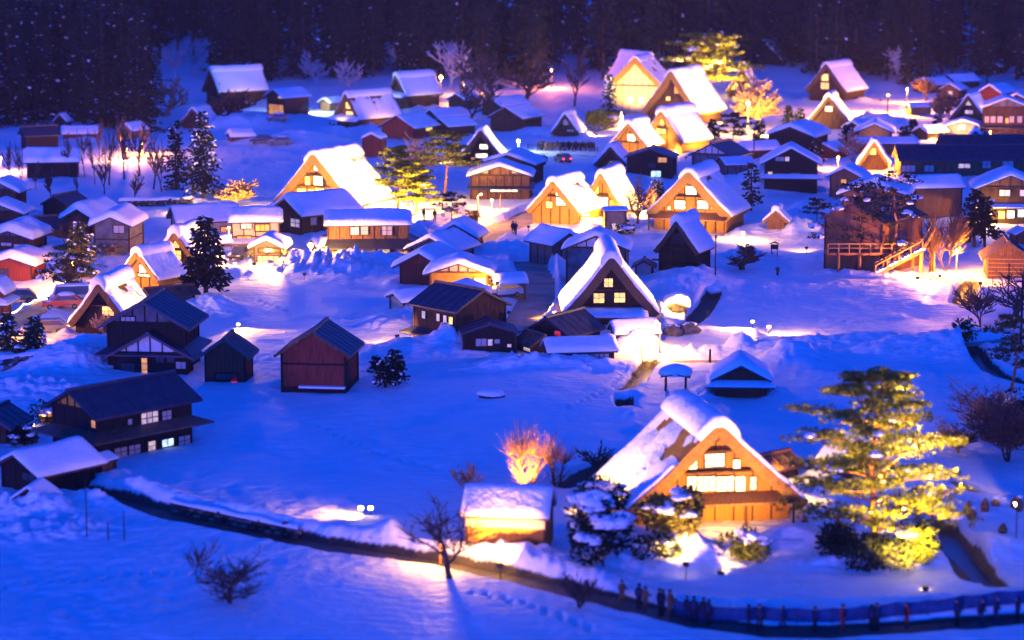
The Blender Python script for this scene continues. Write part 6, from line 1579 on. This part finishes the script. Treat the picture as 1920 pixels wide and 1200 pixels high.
# ------------------------------------------------------------------ cars
def car(label, px, py, yaw, paint, L=4.2, W=1.7, H=1.5, van=False, snow=0, tail=False, name='parked_car', head=False):
    g = ground(px, py); g.z = max(g.z, -.25)
    e = thing(name, label, 'van' if van else 'car', g, yaw)
    s = .95 if van else .62
    prof = [(-L / 2, .35), (-L / 2 + .05, .75), (-L / 2 + (.25 if van else .95), .92), (-L / 2 + (.7 if van else 1.6), H), (L / 2 - (.15 if van else .75), H), (L / 2 - .05, .95), (L / 2, .4)]
    def loft(ps, w, ins, nm, m, par, grow=0):
        vs, fs = [], []; n = len(ps)
        for sd in (-1, 1):
            for (y, z) in ps:
                k = 1 - ins * max(0, (z - .9)) / .6
                vs.append((sd * w / 2 * k, y, z))
        for k in range(n): a, b_ = k, (k + 1) % n; fs.append((a, b_, n + b_, n + a))
        fs += [tuple(range(n))[::-1], tuple(range(n, 2 * n))]
        b = MB(); b.add(vs, fs); return b.build(nm, m, par)
    loft(prof, W, .14, 'body', paint, e)
    gl = [(prof[2][0] + .22, .98), (prof[3][0] + .06, H - .08), (prof[4][0] - .06, H - .08), (prof[5][0] - .22, .98)]
    loft(gl, W + .03, .14, 'window', 'glass_dark', e)
    for sy in (-1, 1):
        for sx in (-1, 1):
            b = MB(); b.tube((-.11, 0, 0), (.11, 0, 0), .31, .31, 12); o = b.build('wheel', 'tyre', e); o.location = (sx * (W / 2 - .08), sy * L * .31, .31)
            b = MB(); b.tube((-.115, 0, 0), (.115, 0, 0), .17, .17, 8); b.build('rim', 'grey_metal', o)
    for sx in (-1, 1):
        bar('headlight', 'lamp_warm' if head else 'plaster_white', e, (sx * W * .36, -L / 2 + .0, .68), (.34, .08, .16)); bar('taillight', 'lamp_red' if tail else 'paint_red', e, (sx * W * .38, L / 2 - .02, .75), (.26, .08, .2))
    bar('bumper', 'black_metal', e, (0, -L / 2, .42), (W * .96, .12, .2)); bar('bumper', 'black_metal', e, (0, L / 2, .42), (W * .96, .12, .2))
    if snow:
        b = MB(); b.blob((0, (prof[3][0] + prof[4][0]) / 2, H - .02), W * .42, (prof[4][0] - prof[3][0]) * .55, snow, 3, 12, 6, .1, -.1); b.build('snow', 'roof_snow', e, True)
        b = MB(); b.blob((0, -L / 2 + .8, .86), W * .42, .65, snow * .5, 4, 10, 5, .1, -.1); b.build('snow', 'roof_snow', e, True)
    return e
car('dark blue car parked on the lit driveway at the left edge', 32, 566, 78, 'paint_blue')
car('red car with a thick snow hood beside the white van', 117, 585, 80, 'paint_red', snow=.35)
car('white van parked behind the snow-covered red car', 132, 576, 80, 'paint_white', L=4.4, H=1.95, van=True, snow=.2)
car('dark estate car on the lit snow below the string of bulbs', 84, 626, 82, 'paint_grey', L=4.6)
car('white car parked right of the navy-roofed house', 944, 560, 70, 'paint_white', snow=.0)
car('grey pickup van under the snow-topped carport', 938, 548, 20, 'paint_grey', van=True, L=4.0, H=1.8)
car('dark snow-topped car left of the snow heap below the long-roofed farmhouse', 524, 274, 84, 'paint_grey', snow=.2)
car('dark car at the far left of the snow heap below the long-roofed farmhouse', 490, 272, 84, 'paint_blue')
car('silver car with a snowy roof by the lit orange ground floor', 520, 238, 84, 'paint_grey', snow=.3)
car('car with glowing red tail lights on the distant road', 1055, 304, 160, 'paint_grey', tail=True)
car('car with red rear lights behind the right twin farmhouse', 1153, 326, 165, 'paint_grey', tail=True)
car('pale car in front of the cream house carport', 452, 486, 20, 'paint_grey', H=1.6)

# ------------------------------------------------------------------ people: one continuous skinned body per pose, copied
def body_mesh(name, m, pose):
    me = bpy.data.meshes.new('skeleton')
    P = {'pel': (0, 0, .93), 'waist': (0, 0, 1.08), 'chest': (0, .01, 1.32), 'neck': (0, 0, 1.47), 'head': (0, -.02, 1.60), 'top': (0, -.01, 1.70)}
    for s, k in ((-1, 'L'), (1, 'R')):
        f = pose.get('leg' + k, 0); a = pose.get('arm' + k, 0)
        P['hip' + k] = (s * .10, 0, .88); P['knee' + k] = (s * .11, -f * .22 - .01, .49); P['ank' + k] = (s * .11, -f * .30 + .04 * abs(f), .08); P['toe' + k] = (s * .12, -f * .30 - .15, .03)
        P['sh' + k] = (s * .19, .01, 1.40); P['elb' + k] = (s * .26, .03 - a * .14, 1.13); P['wri' + k] = (s * .24, -.04 - a * .34, .90 + a * .30); P['hand' + k] = (s * .235, -.07 - a * .40, .82 + a * .36)
    keys = list(P); I = {k: i for i, k in enumerate(keys)}
    E = [('pel', 'waist'), ('waist', 'chest'), ('chest', 'neck'), ('neck', 'head'), ('head', 'top')]
    for k in 'LR': E += [('pel', 'hip' + k), ('hip' + k, 'knee' + k), ('knee' + k, 'ank' + k), ('ank' + k, 'toe' + k), ('chest', 'sh' + k), ('sh' + k, 'elb' + k), ('elb' + k, 'wri' + k), ('wri' + k, 'hand' + k)]
    me.from_pydata([P[k] for k in keys], [(I[a], I[b]) for a, b in E], [])
    o = bpy.data.objects.new('skeleton', me); COL.objects.link(o)
    sk = o.modifiers.new('skin', 'SKIN'); sd = o.modifiers.new('sub', 'SUBSURF'); sd.levels = 1; sd.render_levels = 1
    rad = {'pel': .17, 'waist': .17, 'chest': .20, 'neck': .065, 'head': .115, 'top': .07, 'hip': .12, 'knee': .085, 'ank': .065, 'toe': .05, 'sh': .10, 'elb': .075, 'wri': .055, 'hand': .05}
    for i, k in enumerate(keys):
        r_ = rad[k.rstrip('LR')] if k not in rad else rad[k]; me.skin_vertices[0].data[i].radius = (r_, r_ * .9); me.skin_vertices[0].data[i].use_root = (k == 'pel')
    dg = bpy.context.evaluated_depsgraph_get(); res = bpy.data.meshes.new_from_object(o.evaluated_get(dg)); res.name = name
    res.materials.clear(); res.materials.append(MATS[m]); res.polygons.foreach_set('use_smooth', [True] * len(res.polygons))
    bpy.data.objects.remove(o); return res
POSES = [dict(), dict(legL=.8, legR=-.8, armL=-.3, armR=.3), dict(armL=.8, armR=.9), dict(legL=-.5, legR=.5, armR=.7)]
BODY = [body_mesh('person_body', m, POSES[i % 4]) for i, m in enumerate(('cloth_black', 'cloth_navy', 'cloth_brown', 'cloth_black', 'cloth_red'))]
b = MB(); b.blob((0, -.075, 1.605), .085, .06, .10, 1, 10, 7, .0, -1); b.blob((0, -.135, 1.60), .018, .03, .03, 1, 6, 4, 0, -1); FACE = b.mesh('face', 'skin', True)
b = MB(); b.blob((0, .0, 1.68), .135, .14, .10, 1, 10, 6, .0, -.3); HAT = [b.mesh('hat', 'cloth_black', True), b.mesh('hat', 'cloth_brown', True)]
b = MB(); b.blob((0, .01, 1.16), .25, .19, .36, 1, 10, 8, .04, -.9); COAT = [b.mesh('coat', 'cloth_navy', True), b.mesh('coat', 'cloth_black', True), b.mesh('coat', 'cloth_brown', True)]
def person(label, px, py, k, yaw, group=None, s=1.0, parts=True):
    g = ground(px, py); o = link('person', BODY[k % 5]); o.location = (g.x, g.y, g.z - .03); o.rotation_euler = (0, 0, R(yaw)); o.scale = (s, s, s)
    tag(o, label, 'person', group)
    if parts: link('face', FACE, o); link('hat', HAT[k % 2], o); link('coat', COAT[k % 3], o)
    return o
person('person in dark clothes walking on the lit road, left of their companion', 962, 441, 0, 10)
person('person in dark clothes walking on the lit road, right of their companion', 967, 442, 3, -15)
person('person in a red coat on the trampled snow above the central snow roofs', 815, 428, 4, 20)
person('person standing by the stacked snow roofs in the centre', 795, 431, 0, 40)
x = 1008.0; i = 0
while x < 1116:
    person('dark-clothed visitor in the distant row along the snowy road', x, 282 + (x - 1008) * .04 - rnd.uniform(0, 2.5), rnd.choice((0, 0, 1, 3, 2)), rnd.uniform(0, 360), 'distant row of visitors', rnd.uniform(.92, 1.05), False); x += rnd.uniform(2.2, 4.2)
for i, (px, k, hint) in enumerate(((1166, 2, 'brown-clad visitor at the left end of the blurred line by the net fence'), (1198, 0, 'dark visitor second from the left by the net fence'), (1210, 2, 'brown-clad visitor in the orange light at the net fence'), (1236, 0, 'tall dark visitor in the knot at the fence bend'), (1243, 0, 'dark visitor touching the tall one in the knot at the fence bend'), (1256, 2, 'visitor in brown right of the knot at the fence bend'), (1288, 1, 'lone visitor in navy on the road behind the net fence'), (1301, 0, 'visitor in black left of the pair with pale faces'), (1319, 1, 'left one of the huddled pair on the lower road'), (1329, 0, 'right one of the huddled pair on the lower road'), (1404, 0, 'left visitor of the two apart under the snow-crowned bush'), (1424, 0, 'right visitor of the two apart under the snow-crowned bush'), (1468, 1, 'visitor in navy below the grey snow mound'), (1528, 0, 'dark visitor under the hedge of the golden pine'), (1580, 4, 'visitor with a reddish coat at the lower road'), (1634, 0, 'left one of the two black figures close together under the golden pine'), (1644, 0, 'right one of the two black figures close together under the golden pine'), (1700, 4, 'visitor with a lit phone near the lower road edge'), (1795, 0, 'black figure below the corner ditch'), (1840, 1, 'navy figure right of the corner ditch'), (1868, 1, 'visitor walking near the right edge of the lower road'), (1908, 0, 'last visitor at the right edge of the lower road'))):
    xs = [p[0] for p in LOWER_ROAD]; ys = [p[1] for p in LOWER_ROAD]
    person(hint, px, float(np.interp(px, xs, ys)) - 4, k, rnd.uniform(0, 360), 'visitors on the lower road', rnd.uniform(.95, 1.05))

for o in bpy.data.objects:
    if o.type == 'MESH' and o.parent is None and 'label' not in o and 'kind' not in o: print('UNTAGGED', o.name)
print('lights', len([o for o in bpy.data.objects if o.type == 'LIGHT']), 'objs', len(bpy.data.objects), 'cedars', nf)

# ------------------------------------------------------------------ cold evening haze over the valley
b = MB(); b.box(-960, 960, -60, 930, -3, 150)
hm = bpy.data.materials.new('haze'); hm.use_nodes = True
n = hm.node_tree; n.nodes.clear(); o_ = n.nodes.new('ShaderNodeOutputMaterial'); v = n.nodes.new('ShaderNodeVolumePrincipled')
v.inputs['Color'].default_value = (.92, .90, .96, 1); v.inputs['Density'].default_value = .0001; v.inputs['Anisotropy'].default_value = .35
n.links.new(v.outputs[0], o_.inputs['Volume'])
tag(b.build('haze', hm), kind='stuff')
